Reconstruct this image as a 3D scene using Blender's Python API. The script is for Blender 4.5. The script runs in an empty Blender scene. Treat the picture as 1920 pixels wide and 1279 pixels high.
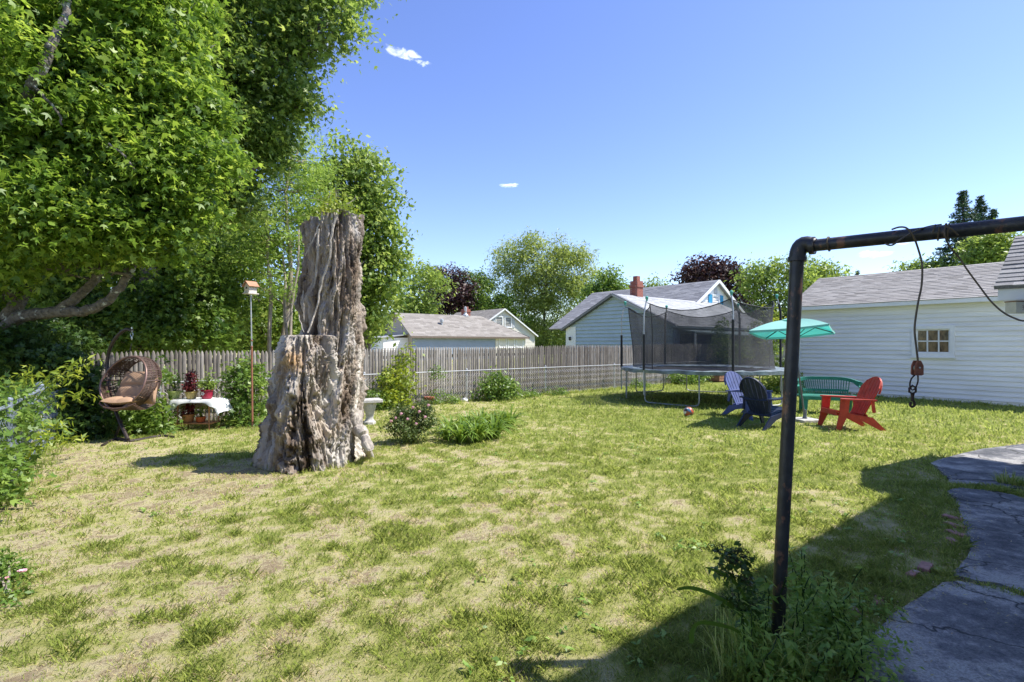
import bpy, math, random
import numpy as np
from mathutils import Vector, Matrix

# ---------------------------------------------------------------- camera, sky, sun, exposure
scene = bpy.context.scene
C = scene.collection
H = 1.65                       # eye height
F = 960.0                      # focal length in pixels of the 1920 wide photograph
HY = 644.0                     # horizon row
cam_d = bpy.data.cameras.new("camera"); cam = bpy.data.objects.new("camera", cam_d); C.objects.link(cam)
cam_d.sensor_width = 36.0; cam_d.lens = 18.0; cam_d.shift_y = 4.5/1920.0
cam_d.clip_start = 0.05; cam_d.clip_end = 3000
cam.location = (0, 0, H); cam.rotation_euler = (math.radians(90), 0, 0)
scene.camera = cam

SUN_EL = math.radians(55)
SUN = Vector((.998*math.cos(SUN_EL), .06*math.cos(SUN_EL), math.sin(SUN_EL)))
sd = bpy.data.lights.new("sun", 'SUN'); sd.energy = 4.0; sd.angle = math.radians(.53); sd.color = (1.0, .955, .88)
sun = bpy.data.objects.new("sun", sd); C.objects.link(sun)
sun.rotation_euler = SUN.to_track_quat('Z', 'Y').to_euler(); sun.location = (20, -5, 30)

world = bpy.data.worlds.new("World"); scene.world = world; world.use_nodes = True
def make_world():
    nt = world.node_tree; N = nt.nodes; L = nt.links; N.clear()
    out = N.new('ShaderNodeOutputWorld'); bg = N.new('ShaderNodeBackground')
    sky = N.new('ShaderNodeTexSky'); sky.sky_type = 'NISHITA'; sky.sun_disc = False
    sky.sun_elevation = SUN_EL; sky.sun_rotation = math.atan2(SUN.x, SUN.y)
    sky.air_density = 1.0; sky.dust_density = .25; sky.ozone_density = 3.2; sky.altitude = 50
    hs = N.new('ShaderNodeHueSaturation'); hs.inputs['Hue'].default_value = .518; hs.inputs['Saturation'].default_value = 1.1
    L.new(sky.outputs[0], hs.inputs['Color'])
    tc = N.new('ShaderNodeTexCoord')
    nz = N.new('ShaderNodeTexNoise'); nz.inputs['Scale'].default_value = 34; nz.inputs['Detail'].default_value = 8; nz.inputs['Roughness'].default_value = .7; nz.inputs['Distortion'].default_value = .6
    mp = N.new('ShaderNodeMapping'); mp.inputs['Scale'].default_value = (1, 1, 2.6)
    L.new(tc.outputs['Generated'], mp.inputs['Vector']); L.new(mp.outputs[0], nz.inputs['Vector'])
    # small fair-weather clouds, placed by direction in the sky
    acc = None
    for (px, py, w, h, tilt) in [(602, 88, 34, 20, .0), (765, 104, 56, 15, -.22), (735, 95, 22, 12, -.4), (958, 348, 26, 7, 0), (1632, 476, 58, 11, -.03), (1698, 455, 30, 7, 0)]:
        d = Vector(((px-960)/F, 1, (HY-py)/F)).normalized()
        sc = d.y/F
        rt = Vector((0, 0, 1)).cross(d).normalized()*-1; up = rt.cross(d).normalized()
        if up.z < 0: up = -up
        r2 = (rt*math.cos(tilt)+up*math.sin(tilt)); u2 = (up*math.cos(tilt)-rt*math.sin(tilt))
        def dot(v):
            n = N.new('ShaderNodeVectorMath'); n.operation = 'DOT_PRODUCT'; L.new(tc.outputs['Generated'], n.inputs[0]); n.inputs[1].default_value = v; return n.outputs['Value']
        def mth(op, a, b=None):
            n = N.new('ShaderNodeMath'); n.operation = op
            for i, q in enumerate((a, b)):
                if q is None: continue
                if isinstance(q, (int, float)): n.inputs[i].default_value = q
                else: L.new(q, n.inputs[i])
            return n.outputs[0]
        a = mth('DIVIDE', dot(r2), w*sc); b = mth('DIVIDE', dot(u2), h*sc)
        e = mth('ADD', mth('MULTIPLY', a, a), mth('MULTIPLY', b, b))
        front = mth('GREATER_THAN', dot(d), .8)
        m = mth('MULTIPLY', mth('MAXIMUM', mth('SUBTRACT', 1.0, e), 0.0), front)
        acc = m if acc is None else mth('MAXIMUM', acc, m)
    t = mth('MULTIPLY', mth('SUBTRACT', mth('ADD', nz.outputs[0], mth('MULTIPLY', acc, .34)), .70), 3.0)
    t = mth('MULTIPLY', mth('MAXIMUM', t, 0.0), mth('MINIMUM', mth('MULTIPLY', acc, 3.0), 1.0))
    t = mth('MINIMUM', t, .7)
    mx = N.new('ShaderNodeMix'); mx.data_type = 'RGBA'
    L.new(t, mx.inputs['Factor']); L.new(hs.outputs[0], mx.inputs['A']); mx.inputs['B'].default_value = (7.2, 7.6, 8.2, 1)
    L.new(mx.outputs['Result'], bg.inputs[0]); bg.inputs[1].default_value = SKY_STRENGTH
    L.new(bg.outputs[0], out.inputs[0])
SKY_STRENGTH = .135
make_world()
scene.view_settings.view_transform = 'Standard'; scene.view_settings.look = 'None'
scene.view_settings.exposure = 1.0; scene.view_settings.gamma = 1.0
scene.cycles.max_bounces = 6; scene.cycles.diffuse_bounces = 3; scene.cycles.transparent_max_bounces = 12

# ---------------------------------------------------------------- helpers
rnd = random.Random(7)
rng = np.random.default_rng(11)
U = Vector((.787, .617, 0)); V = Vector((.617, -.787, 0))   # the two directions of the lots
Z = Vector((0, 0, 1))
def G(px, py, z=0.0):
    d = (H-z)*F/(py-HY); return Vector(((px-960)/F*d, d, z))
def P(px, py, d):
    return Vector(((px-960)/F*d, d, H+(HY-py)/F*d))

def tag(o, label=None, cat=None, group=None, kind=None):
    if label: o['label'] = label
    if cat: o['category'] = cat
    if group: o['group'] = group
    if kind: o['kind'] = kind
    return o
def empty(name, loc=(0, 0, 0), label=None, cat=None, group=None):
    o = bpy.data.objects.new(name, None); C.objects.link(o); o.location = loc; o.empty_display_size = .2
    return tag(o, label, cat, group)
def kids(o): return [c for c in bpy.data.objects if c.parent == o]
def copy_tree(o, parent=None):
    c = o.copy(); C.objects.link(c); c.parent = parent
    for ch in kids(o): copy_tree(ch, c)
    return c
def rootloc(p):
    v = Vector((0, 0, 0))
    while p is not None: v += Vector(p.location); p = p.parent
    return v
def link(me, name, parent=None, world=True):
    o = bpy.data.objects.new(name, me); C.objects.link(o)
    if parent is not None:
        o.parent = parent
        if world:
            l = rootloc(parent)
            if l.length > 0: me.transform(Matrix.Translation(-l))
    return o

class MB:
    def __init__(s): s.v = []; s.f = []; s.a = []; s.cur = None
    def add(s, vs, fs):
        b = len(s.v); s.v += [tuple(x) for x in vs]; s.f += [tuple(i+b for i in f) for f in fs]
        if s.cur is not None: s.a += [s.cur]*len(fs)
        return s
    def box(s, c, size, ax=None, ay=None, az=None):
        c = Vector(c); ax = Vector(ax) if ax is not None else Vector((1, 0, 0)); ay = Vector(ay) if ay is not None else Vector((0, 1, 0)); az = Vector(az) if az is not None else Z
        hx, hy, hz = size[0]/2, size[1]/2, size[2]/2
        vs = [c+ax*x*hx+ay*y*hy+az*z*hz for z in (-1, 1) for y in (-1, 1) for x in (-1, 1)]
        return s.add(vs, [(0, 2, 3, 1), (4, 5, 7, 6), (0, 1, 5, 4), (2, 6, 7, 3), (0, 4, 6, 2), (1, 3, 7, 5)])
    def beam(s, a, b, w, h, up=None):
        a = Vector(a); b = Vector(b); d = (b-a); L = d.length; d = d/L
        up = Vector(up) if up is not None else Z
        sd_ = d.cross(up)
        if sd_.length < 1e-4: sd_ = d.cross(Vector((0, 1, 0)))
        sd_.normalize(); u2 = sd_.cross(d).normalized()
        return s.box((a+b)/2, (L, w, h), d, sd_, u2)
    def tube(s, pts, r, n=8, closed=False, cap=True):
        pts = [Vector(p) for p in pts]; m = len(pts)
        rs = r if isinstance(r, (list, tuple)) else [r]*m
        vs = []; prev = None
        for i, p in enumerate(pts):
            if closed: t = (pts[(i+1) % m]-pts[i-1]).normalized()
            else: t = (pts[min(i+1, m-1)]-pts[max(i-1, 0)]).normalized()
            if prev is None:
                x = t.cross(Z)
                if x.length < .05: x = t.cross(Vector((1, 0, 0)))
            else: x = prev-t*prev.dot(t)
            x.normalize(); y = t.cross(x); prev = x
            for k in range(n):
                a = 2*math.pi*k/n; vs.append(p+(x*math.cos(a)+y*math.sin(a))*rs[i])
        fs = []
        for i in range(m if closed else m-1):
            j = (i+1) % m
            for k in range(n):
                k2 = (k+1) % n; fs.append((i*n+k, i*n+k2, j*n+k2, j*n+k))
        if cap and not closed: fs += [tuple(range(n))[::-1], tuple((m-1)*n+k for k in range(n))]
        return s.add(vs, fs)
    def lathe(s, prof, n=20, c=(0, 0, 0)):
        c = Vector(c); vs = []; fs = []
        for (r, z) in prof:
            for k in range(n):
                a = 2*math.pi*k/n; vs.append(c+Vector((r*math.cos(a), r*math.sin(a), z)))
        for i in range(len(prof)-1):
            for k in range(n):
                k2 = (k+1) % n; fs.append((i*n+k, i*n+k2, (i+1)*n+k2, (i+1)*n+k))
        if prof[0][0] > 1e-4: fs.append(tuple(range(n))[::-1])
        if prof[-1][0] > 1e-4: fs.append(tuple((len(prof)-1)*n+k for k in range(n)))
        return s.add(vs, fs)
    def prism(s, poly, off):
        n = len(poly); off = Vector(off); poly = [Vector(p) for p in poly]
        return s.add(poly+[p+off for p in poly], [tuple(range(n))[::-1], tuple(range(n, 2*n))]+[(i, (i+1) % n, n+(i+1) % n, n+i) for i in range(n)])
    def poly(s, pts): return s.add(pts, [tuple(range(len(pts)))])
    def build(s, name, mat, parent=None, smooth=False, world=True, bevel=0):
        me = bpy.data.meshes.new(name); me.from_pydata(s.v, [], s.f); me.materials.append(mat)
        if s.a:
            at = me.attributes.new('v', 'FLOAT', 'FACE'); at.data.foreach_set('value', s.a)
        me.validate()
        if smooth:
            me.polygons.foreach_set('use_smooth', [True]*len(me.polygons))
            me.set_sharp_from_angle(angle=math.radians(42))
        me.update()
        o = link(me, name, parent, world)
        if bevel:
            b = o.modifiers.new('bevel', 'BEVEL'); b.width = bevel; b.segments = 2; b.limit_method = 'ANGLE'
        return o

def np_mesh(name, V_, Fc, mat, parent=None, attrs=None, fattrs=None, smooth=False, world=True):
    V_ = np.asarray(V_, dtype=np.float32)
    if parent is not None and world: V_ = V_-np.array(rootloc(parent), dtype=np.float32)
    me = bpy.data.meshes.new(name)
    me.vertices.add(len(V_)); me.vertices.foreach_set('co', V_.ravel())
    if not isinstance(Fc, list): Fc = [Fc]
    li = np.concatenate([f.ravel() for f in Fc]).astype(np.int32)
    tot = np.concatenate([np.full(len(f), f.shape[1]) for f in Fc]).astype(np.int32)
    st = np.concatenate([[0], np.cumsum(tot)[:-1]]).astype(np.int32)
    me.loops.add(len(li)); me.loops.foreach_set('vertex_index', li)
    me.polygons.add(len(tot)); me.polygons.foreach_set('loop_start', st); me.polygons.foreach_set('loop_total', tot)
    if smooth: me.polygons.foreach_set('use_smooth', np.ones(len(tot), dtype=bool))
    for k, a in (attrs or {}).items():
        at = me.attributes.new(k, 'FLOAT', 'POINT'); at.data.foreach_set('value', np.asarray(a, dtype=np.float32))
    for k, a in (fattrs or {}).items():
        at = me.attributes.new(k, 'FLOAT', 'FACE'); at.data.foreach_set('value', np.asarray(a, dtype=np.float32))
    me.update(calc_edges=True); me.materials.append(mat)
    o = bpy.data.objects.new(name, me); C.objects.link(o)
    if parent is not None: o.parent = parent
    return o

def _h(i, j, k, s):
    h = (i*374761393 + j*668265263 + k*2147483647 + s*1274126177) & 0xffffffff
    h = ((h ^ (h >> 13))*1274126177) & 0xffffffff
    return ((h ^ (h >> 16)) & 0xffff)/65535.0
def vnoise(x, y, z=0.0, seed=0):
    x = np.asarray(x, dtype=np.float64); y = np.asarray(y, dtype=np.float64); z = np.zeros_like(x)+z
    xi = np.floor(x).astype(np.int64); yi = np.floor(y).astype(np.int64); zi = np.floor(z).astype(np.int64)
    fx = x-xi; fy = y-yi; fz = z-zi
    fx = fx*fx*(3-2*fx); fy = fy*fy*(3-2*fy); fz = fz*fz*(3-2*fz)
    r = 0
    for a in (0, 1):
        for b in (0, 1):
            for c in (0, 1):
                w = (fx if a else 1-fx)*(fy if b else 1-fy)*(fz if c else 1-fz)
                r = r+w*_h(xi+a, yi+b, zi+c, seed)
    return r
def fbm(x, y, z=0.0, seed=0, oct=4, g=.5):
    r = 0; a = 1; t = 0
    for o in range(oct):
        r = r+a*vnoise(np.asarray(x)*2**o, np.asarray(y)*2**o, np.asarray(z)*2**o, seed+o*7); t += a; a *= g
    return r/t

# ---------------------------------------------------------------- materials
def new_mat(name):
    m = bpy.data.materials.new(name); m.use_nodes = True; nt = m.node_tree
    return m, nt, nt.nodes, nt.links, nt.nodes['Principled BSDF']
def ramp(N, stops):
    r = N.new('ShaderNodeValToRGB'); e = r.color_ramp.elements
    while len(e) < len(stops): e.new(.5)
    for i, (p, c) in enumerate(stops): e[i].position = p; e[i].color = (*c, 1)
    return r
def plain(name, col, rough=.6, metal=0, var=.25, scale=8, bump=.15, bscale=None, stretch=(1, 1, 1), col2=None, spec=.5, wear=None, bd=.02):
    m, nt, N, L, b = new_mat(name)
    tc = N.new('ShaderNodeTexCoord'); mp = N.new('ShaderNodeMapping'); mp.inputs['Scale'].default_value = stretch
    L.new(tc.outputs['Object'], mp.inputs[0])
    nz = N.new('ShaderNodeTexNoise'); nz.inputs['Scale'].default_value = scale; nz.inputs['Detail'].default_value = 6; nz.inputs['Roughness'].default_value = .6
    L.new(mp.outputs[0], nz.inputs['Vector'])
    c2 = col2 or tuple(c*(1-var) for c in col); c1 = tuple(min(1, c*(1+var*.5)) for c in col)
    r = ramp(N, [(.3, c2), (.62, c1)]); L.new(nz.outputs[0], r.inputs[0])
    last = r.outputs[0]
    if wear:
        nw = N.new('ShaderNodeTexNoise'); nw.inputs['Scale'].default_value = wear[1]; nw.inputs['Detail'].default_value = 8; nw.inputs['Roughness'].default_value = .7
        L.new(mp.outputs[0], nw.inputs['Vector'])
        rw = ramp(N, [(wear[2], (0, 0, 0)), (wear[2]+.06, (1, 1, 1))]); L.new(nw.outputs[0], rw.inputs[0])
        mx = N.new('ShaderNodeMix'); mx.data_type = 'RGBA'; L.new(rw.outputs[0], mx.inputs['Factor']); L.new(last, mx.inputs['A']); mx.inputs['B'].default_value = (*wear[0], 1)
        last = mx.outputs['Result']
    L.new(last, b.inputs['Base Color'])
    b.inputs['Roughness'].default_value = rough; b.inputs['Metallic'].default_value = metal
    b.inputs['Specular IOR Level'].default_value = spec
    if bump:
        n2 = N.new('ShaderNodeTexNoise'); n2.inputs['Scale'].default_value = bscale or scale*4; n2.inputs['Detail'].default_value = 5
        L.new(mp.outputs[0], n2.inputs['Vector'])
        bp = N.new('ShaderNodeBump'); bp.inputs['Strength'].default_value = bump; bp.inputs['Distance'].default_value = bd
        L.new(n2.outputs[0], bp.inputs['Height']); L.new(bp.outputs[0], b.inputs['Normal'])
    return m
def attr_mat(name, stops, rough=.8, attr='v', scale=20, var=.25, bump=.3, stretch=(1, 1, 1), trans=0, spec=.3, bd=.01):
    """colour from a per-piece value 'v', broken up by noise; optional light through leaves"""
    m, nt, N, L, b = new_mat(name)
    at = N.new('ShaderNodeAttribute'); at.attribute_name = attr
    r = ramp(N, stops); L.new(at.outputs['Fac'], r.inputs[0]); col = r.outputs[0]
    if var:
        tc = N.new('ShaderNodeTexCoord'); mp = N.new('ShaderNodeMapping'); mp.inputs['Scale'].default_value = stretch
        L.new(tc.outputs['Object'], mp.inputs[0])
        nz = N.new('ShaderNodeTexNoise'); nz.inputs['Scale'].default_value = scale; nz.inputs['Detail'].default_value = 5; nz.inputs['Roughness'].default_value = .65
        L.new(mp.outputs[0], nz.inputs['Vector'])
        r2 = ramp(N, [(.3, (1-var,)*3), (.7, (1+var*.4,)*3)]); L.new(nz.outputs[0], r2.inputs[0])
        mx = N.new('ShaderNodeMix'); mx.data_type = 'RGBA'; mx.blend_type = 'MULTIPLY'; mx.inputs['Factor'].default_value = 1
        L.new(col, mx.inputs['A']); L.new(r2.outputs[0], mx.inputs['B']); col = mx.outputs['Result']
        if bump:
            bp = N.new('ShaderNodeBump'); bp.inputs['Strength'].default_value = bump; bp.inputs['Distance'].default_value = bd
            L.new(nz.outputs[0], bp.inputs['Height']); L.new(bp.outputs[0], b.inputs['Normal'])
    L.new(col, b.inputs['Base Color']); b.inputs['Roughness'].default_value = rough; b.inputs['Specular IOR Level'].default_value = spec
    if trans:
        tr = N.new('ShaderNodeBsdfTranslucent'); hs = N.new('ShaderNodeHueSaturation'); hs.inputs['Hue'].default_value = .485; hs.inputs['Value'].default_value = 1.5
        L.new(col, hs.inputs['Color']); L.new(hs.outputs[0], tr.inputs[0])
        ms = N.new('ShaderNodeMixShader'); ms.inputs[0].default_value = trans
        L.new(b.outputs[0], ms.inputs[1]); L.new(tr.outputs[0], ms.inputs[2])
        L.new(ms.outputs[0], N['Material Output'].inputs[0])
    return m
def leafmat(name, dark, mid, light, trans=.38, rough=.45, spec=.45):
    return attr_mat(name, [(0, dark), (.5, mid), (1, light)], rough=rough, var=0, bump=0, trans=trans, spec=spec)

M = {}
M['maple'] = leafmat('maple leaves', (.065, .14, .016), (.165, .285, .03), (.36, .48, .07), trans=.5)
M['maple_far'] = leafmat('broad dark leaves', (.07, .14, .022), (.18, .28, .045), (.35, .44, .11), trans=.5)
M['wood_leaf'] = leafmat('woodland leaves', (.055, .12, .018), (.14, .24, .035), (.28, .39, .07), trans=.45)
M['locust'] = leafmat('locust leaves', (.13, .23, .035), (.24, .38, .06), (.38, .50, .10), trans=.5)
M['light_leaf'] = leafmat('light leaves', (.12, .19, .03), (.22, .32, .055), (.35, .45, .09), trans=.45)
M['willow'] = leafmat('willowy leaves', (.16, .22, .04), (.28, .36, .08), (.42, .49, .14), trans=.48)
M['purple'] = leafmat('purple maple leaves', (.03, .014, .014), (.06, .028, .024), (.12, .06, .045), trans=.2)
M['spruce'] = leafmat('spruce needles', (.03, .07, .035), (.06, .12, .06), (.11, .18, .09), trans=.2)
M['vine'] = leafmat('vine leaves', (.07, .14, .02), (.13, .23, .035), (.24, .34, .06))
M['vine_yellow'] = leafmat('yellow green vine leaves', (.15, .23, .02), (.26, .34, .03), (.42, .46, .05))
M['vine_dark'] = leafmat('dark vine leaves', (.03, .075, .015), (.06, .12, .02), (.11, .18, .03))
M['rose_leaf'] = leafmat('rose leaves', (.05, .085, .02), (.09, .14, .03), (.17, .22, .06), trans=.25)
M['lily'] = leafmat('day lily leaves', (.09, .17, .02), (.16, .27, .03), (.28, .38, .06), trans=.35)
M['red_leaf'] = leafmat('red coleus leaves', (.07, .012, .014), (.16, .022, .03), (.28, .06, .05), trans=.25)
M['petal_pink'] = plain('pink petals', (.75, .42, .48), .6, var=.2)
M['bark'] = plain('grey bark', (.13, .115, .10), .9, var=.7, scale=14, bump=1.0, bscale=22, bd=.04, wear=((.46, .48, .45), 5, .57))
M['bark_tan'] = plain('tan bark', (.33, .28, .22), .9, var=.5, scale=14, bump=.7, bscale=20, stretch=(1, 1, .3), bd=.02)
M['wire'] = plain('galvanised wire', (.66, .66, .64), .5, .15, var=.2, bump=0)
M['galv'] = plain('galvanised pipe', (.46, .47, .47), .42, .35, var=.25, scale=6, bump=.05)
M['side_wire'] = plain('blue grey coated wire', (.24, .28, .34), .5, .2, var=.25, bump=0)
M['picket'] = attr_mat('weathered pickets', [(0, (.19, .165, .14)), (.5, (.29, .26, .225)), (1, (.42, .385, .345))], rough=.9, scale=26, var=.55, bump=.5, stretch=(1, 1, .12), bd=.008)
M['white'] = plain('white painted clapboard', (.82, .82, .79), .5, var=.13, scale=2.2, bump=.05, stretch=(.3, .3, 2))
M['white_trim'] = plain('white trim paint', (.80, .81, .79), .45, var=.06, scale=5, bump=.05)
M['concrete'] = plain('weathered concrete', (.48, .46, .42), .9, var=.35, scale=14, bump=.5)
M['black'] = plain('black foam', (.018, .018, .02), .6, var=.4, bump=.15, scale=30)
M['chrome'] = plain('dull steel', (.55, .57, .57), .32, .85, var=.2, bump=.03)
M['weed_leaf'] = leafmat('weed leaves', (.11, .21, .035), (.22, .36, .06), (.36, .48, .11), trans=.4)
# ---------------------------------------------------------------- the ground
def inpoly(x, y, poly):
    x = np.asarray(x); y = np.asarray(y); r = np.zeros(x.shape, bool); n = len(poly); j = n-1
    for i in range(n):
        xi, yi = poly[i][0], poly[i][1]; xj, yj = poly[j][0], poly[j][1]
        with np.errstate(divide='ignore', invalid='ignore'):
            c = ((yi > y) != (yj > y)) & (x < (xj-xi)*(y-yi)/((yj-yi) if yj != yi else 1e-9)+xi)
        r ^= c; j = i
    return r
left = [(1745,868),(1762,884),(1772,896),(1780,908)]
left2 = [(1776,921),(1792,940),(1806,965),(1815,990),(1818,1020),(1808,1052),(1786,1080)]
left3 = [(1768,1094),(1716,1126),(1668,1158),(1630,1195),(1605,1235),(1592,1279),(1585,1345)]
gp = lambda L_: [tuple(G(*p)[:2]) for p in L_]
slabA = gp([(1745,868),(1790,855),(1840,843),(1920,833),(2060,822)])+[(14.0,7.6),(9.0,5.6)]+gp([(1985,930),(1925,919),(1860,912),(1800,909)])+gp(left[::-1])[:-1]
slabB = gp(left2)+gp([(1838,1092),(1920,1112),(2040,1135)])+gp([(2100,975),(1925,938),(1860,920),(1800,916)])
slabC = gp(left3)+[(2.6,-1.5),(4.2,.6)]+gp([(2045,1147),(1920,1121),(1838,1100),(1795,1093)])
SLABS = [slabA, slabB, slabC]
CIRCLE = [(6.35, 10.9, 1.25)]      # worn earth between the chairs
def dryness(x, y):
    """0 green turf ... 1 straw and soil"""
    n = fbm(x*.9, y*.9, 0, 3, 3); m = fbm(x*4.6, y*4.6, 0, 9, 3); f = fbm(x*13, y*13, 0, 19, 2)
    left_ = np.clip((1.6-x)/5.0, -.45, 1.0)
    base = .33+left_*.27-np.clip((y-6.5)/9, 0, 1)*.26*np.clip((x+1)/3, 0, 1)
    base = base+.10*np.exp(-((x+4.3)**2+(y-5.5)**2)/5.0)+.30*np.exp(-((x-6.35)**2+(y-10.6)**2)/.8)+.18*np.exp(-((x+3.2)**2+(y-6.1)**2)/.5)
    base = base-.10*np.exp(-((x+5.2)**2+(y-8.9)**2)/1.8)
    return np.clip(base+(n-.5)*.55+(m-.5)*.95+(f-.5)*1.15, 0, 1)
def slab_mask(x, y):
    r = np.zeros(np.shape(x), bool)
    for s in SLABS: r |= inpoly(x, y, s)
    return r
def gh(x, y):
    h = (fbm(x*1.2, y*1.2, 0, 31, 3)-.5)*.05+(fbm(x*7, y*7, 0, 33, 2)-.5)*.022
    return h
def build_ground():
    def axis(a, b, st, far):
        mid = np.arange(a, b, st); o = st*1.3; out = []; p = b
        while p < far: out.append(p); p += o; o *= 1.12
        lo = []; p = a-st; o = st*1.3
        while p > -far: lo.append(p); o *= 1.12; p -= o
        return np.array(lo[::-1]+list(mid)+out)
    xs = axis(-9, 13, .06, 700); ys = axis(-1.5, 20, .06, 700)
    X, Y = np.meshgrid(xs, ys)
    fall = np.clip((X*X+Y*Y)**.5/60, 0, 1)
    Zz = gh(X, Y)*(1-fall)
    pm = slab_mask(X, Y)
    Zz = np.where(pm, -.03, Zz)
    D = dryness(X, Y); FI = fbm(X*25, Y*25, 0, 77, 2)
    V_ = np.stack([X.ravel(), Y.ravel(), Zz.ravel()], 1)
    ny, nx = X.shape; I = np.arange(nx*ny).reshape(ny, nx)
    Fc = np.stack([I[:-1, :-1].ravel(), I[:-1, 1:].ravel(), I[1:, 1:].ravel(), I[1:, :-1].ravel()], 1)
    m, nt, N, L, b = new_mat('lawn soil and thatch')
    at = N.new('ShaderNodeAttribute'); at.attribute_name = 'dry'
    tc = N.new('ShaderNodeTexCoord')
    n1 = N.new('ShaderNodeTexNoise'); n1.inputs['Scale'].default_value = 34; n1.inputs['Detail'].default_value = 8; n1.inputs['Roughness'].default_value = .75
    L.new(tc.outputs['Object'], n1.inputs['Vector'])
    add = N.new('ShaderNodeMath'); add.operation = 'MULTIPLY_ADD'; L.new(n1.outputs[0], add.inputs[0]); add.inputs[1].default_value = 1.25
    sb = N.new('ShaderNodeMath'); sb.operation = 'SUBTRACT'; L.new(at.outputs['Fac'], sb.inputs[0]); sb.inputs[1].default_value = .62; L.new(sb.outputs[0], add.inputs[2])
    r = ramp(N, [(0, (.17, .20, .045)), (.35, (.28, .29, .085)), (.6, (.39, .365, .16)), (.82, (.45, .395, .23)), (1, (.27, .21, .13))])
    L.new(add.outputs[0], r.inputs[0]); L.new(r.outputs[0], b.inputs['Base Color'])
    b.inputs['Roughness'].default_value = .95; b.inputs['Specular IOR Level'].default_value = .1
    n2 = N.new('ShaderNodeTexNoise'); n2.inputs['Scale'].default_value = 70; n2.inputs['Detail'].default_value = 6; n2.inputs['Roughness'].default_value = .8
    L.new(tc.outputs['Object'], n2.inputs['Vector'])
    bp = N.new('ShaderNodeBump'); bp.inputs['Strength'].default_value = .9; bp.inputs['Distance'].default_value = .02
    L.new(n2.outputs[0], bp.inputs['Height']); L.new(bp.outputs[0], b.inputs['Normal'])
    o = np_mesh('ground', V_, Fc, m, attrs={'dry': D.ravel()}, smooth=True)
    tag(o, kind='structure')
build_ground()

def asphalt_mat():
    m, nt, N, L, b = new_mat('old asphalt')
    tc = N.new('ShaderNodeTexCoord')
    def noise(s, d, r_): n = N.new('ShaderNodeTexNoise'); n.inputs['Scale'].default_value = s; n.inputs['Detail'].default_value = d; n.inputs['Roughness'].default_value = r_; L.new(tc.outputs['Object'], n.inputs['Vector']); return n
    a = noise(1.6, 8, .75); c = noise(70, 6, .8); e = noise(5, 10, .85)
    r = ramp(N, [(.40, (.055, .058, .064)), (.5, (.14, .14, .142)), (.58, (.30, .29, .27))]); L.new(a.outputs[0], r.inputs[0])
    r2 = ramp(N, [(.3, (.45,)*3), (.6, (1.5,)*3)]); L.new(c.outputs[0], r2.inputs[0])
    mx = N.new('ShaderNodeMix'); mx.data_type = 'RGBA'; mx.blend_type = 'MULTIPLY'; mx.inputs['Factor'].default_value = 1
    L.new(r.outputs[0], mx.inputs['A']); L.new(r2.outputs[0], mx.inputs['B'])
    r3 = ramp(N, [(.57, (0, 0, 0)), (.64, (1, 1, 1))]); L.new(e.outputs[0], r3.inputs[0])
    m2 = N.new('ShaderNodeMix'); m2.data_type = 'RGBA'; L.new(r3.outputs[0], m2.inputs['Factor']); L.new(mx.outputs['Result'], m2.inputs['A']); m2.inputs['B'].default_value = (.30, .30, .29, 1)
    sp = N.new('ShaderNodeTexVoronoi'); sp.inputs['Scale'].default_value = 60; L.new(tc.outputs['Object'], sp.inputs['Vector'])
    r4 = ramp(N, [(.06, (1, 1, 1)), (.10, (0, 0, 0))]); L.new(sp.outputs['Distance'], r4.inputs[0])
    m3 = N.new('ShaderNodeMix'); m3.data_type = 'RGBA'; L.new(r4.outputs[0], m3.inputs['Factor']); L.new(m2.outputs['Result'], m3.inputs['A']); m3.inputs['B'].default_value = (.34, .33, .31, 1)
    wp = N.new('ShaderNodeTexNoise'); wp.inputs['Scale'].default_value = 4; wp.inputs['Detail'].default_value = 5; L.new(tc.outputs['Object'], wp.inputs['Vector'])
    va = N.new('ShaderNodeVectorMath'); va.operation = 'MULTIPLY_ADD'; L.new(wp.outputs['Color'], va.inputs[0]); va.inputs[1].default_value = (.35, .35, 0); L.new(tc.outputs['Object'], va.inputs[2])
    vc = N.new('ShaderNodeTexVoronoi'); vc.feature = 'DISTANCE_TO_EDGE'; vc.inputs['Scale'].default_value = 1.3; L.new(va.outputs[0], vc.inputs['Vector'])
    rc = ramp(N, [(.004, (1, 1, 1)), (.014, (0, 0, 0))]); L.new(vc.outputs['Distance'], rc.inputs[0])
    m4 = N.new('ShaderNodeMix'); m4.data_type = 'RGBA'; L.new(rc.outputs[0], m4.inputs['Factor']); L.new(m3.outputs['Result'], m4.inputs['A']); m4.inputs['B'].default_value = (.03, .03, .028, 1)
    L.new(m4.outputs['Result'], b.inputs['Base Color']); b.inputs['Roughness'].default_value = .85
    bp = N.new('ShaderNodeBump'); bp.inputs['Strength'].default_value = .8; bp.inputs['Distance'].default_value = .008
    L.new(c.outputs[0], bp.inputs['Height']); L.new(bp.outputs[0], b.inputs['Normal'])
    return m
M['asphalt'] = asphalt_mat()
mb = MB()
for s in SLABS:
    # rough up the slab edges
    pts = []
    n = len(s)
    for i in range(n):
        a = Vector((*s[i], 0)); b_ = Vector((*s[(i+1) % n], 0)); k = max(1, int((b_-a).length/.06))
        if (b_-a).length > 3: k = 8
        for j in range(k):
            p = a.lerp(b_, j/k); q = (float(vnoise(p.x*17, p.y*17, 0, 5))-.5)*.07+(float(vnoise(p.x*7, p.y*7, 0, 4))-.5)*.07+(float(vnoise(p.x*3, p.y*3, 0, 6))-.5)*.08
            pts.append((p.x+q, p.y+q*.5, -.05))
    mb.prism(pts, (0, 0, .062))
tag(mb.build('path', M['asphalt']), kind='structure')

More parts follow.
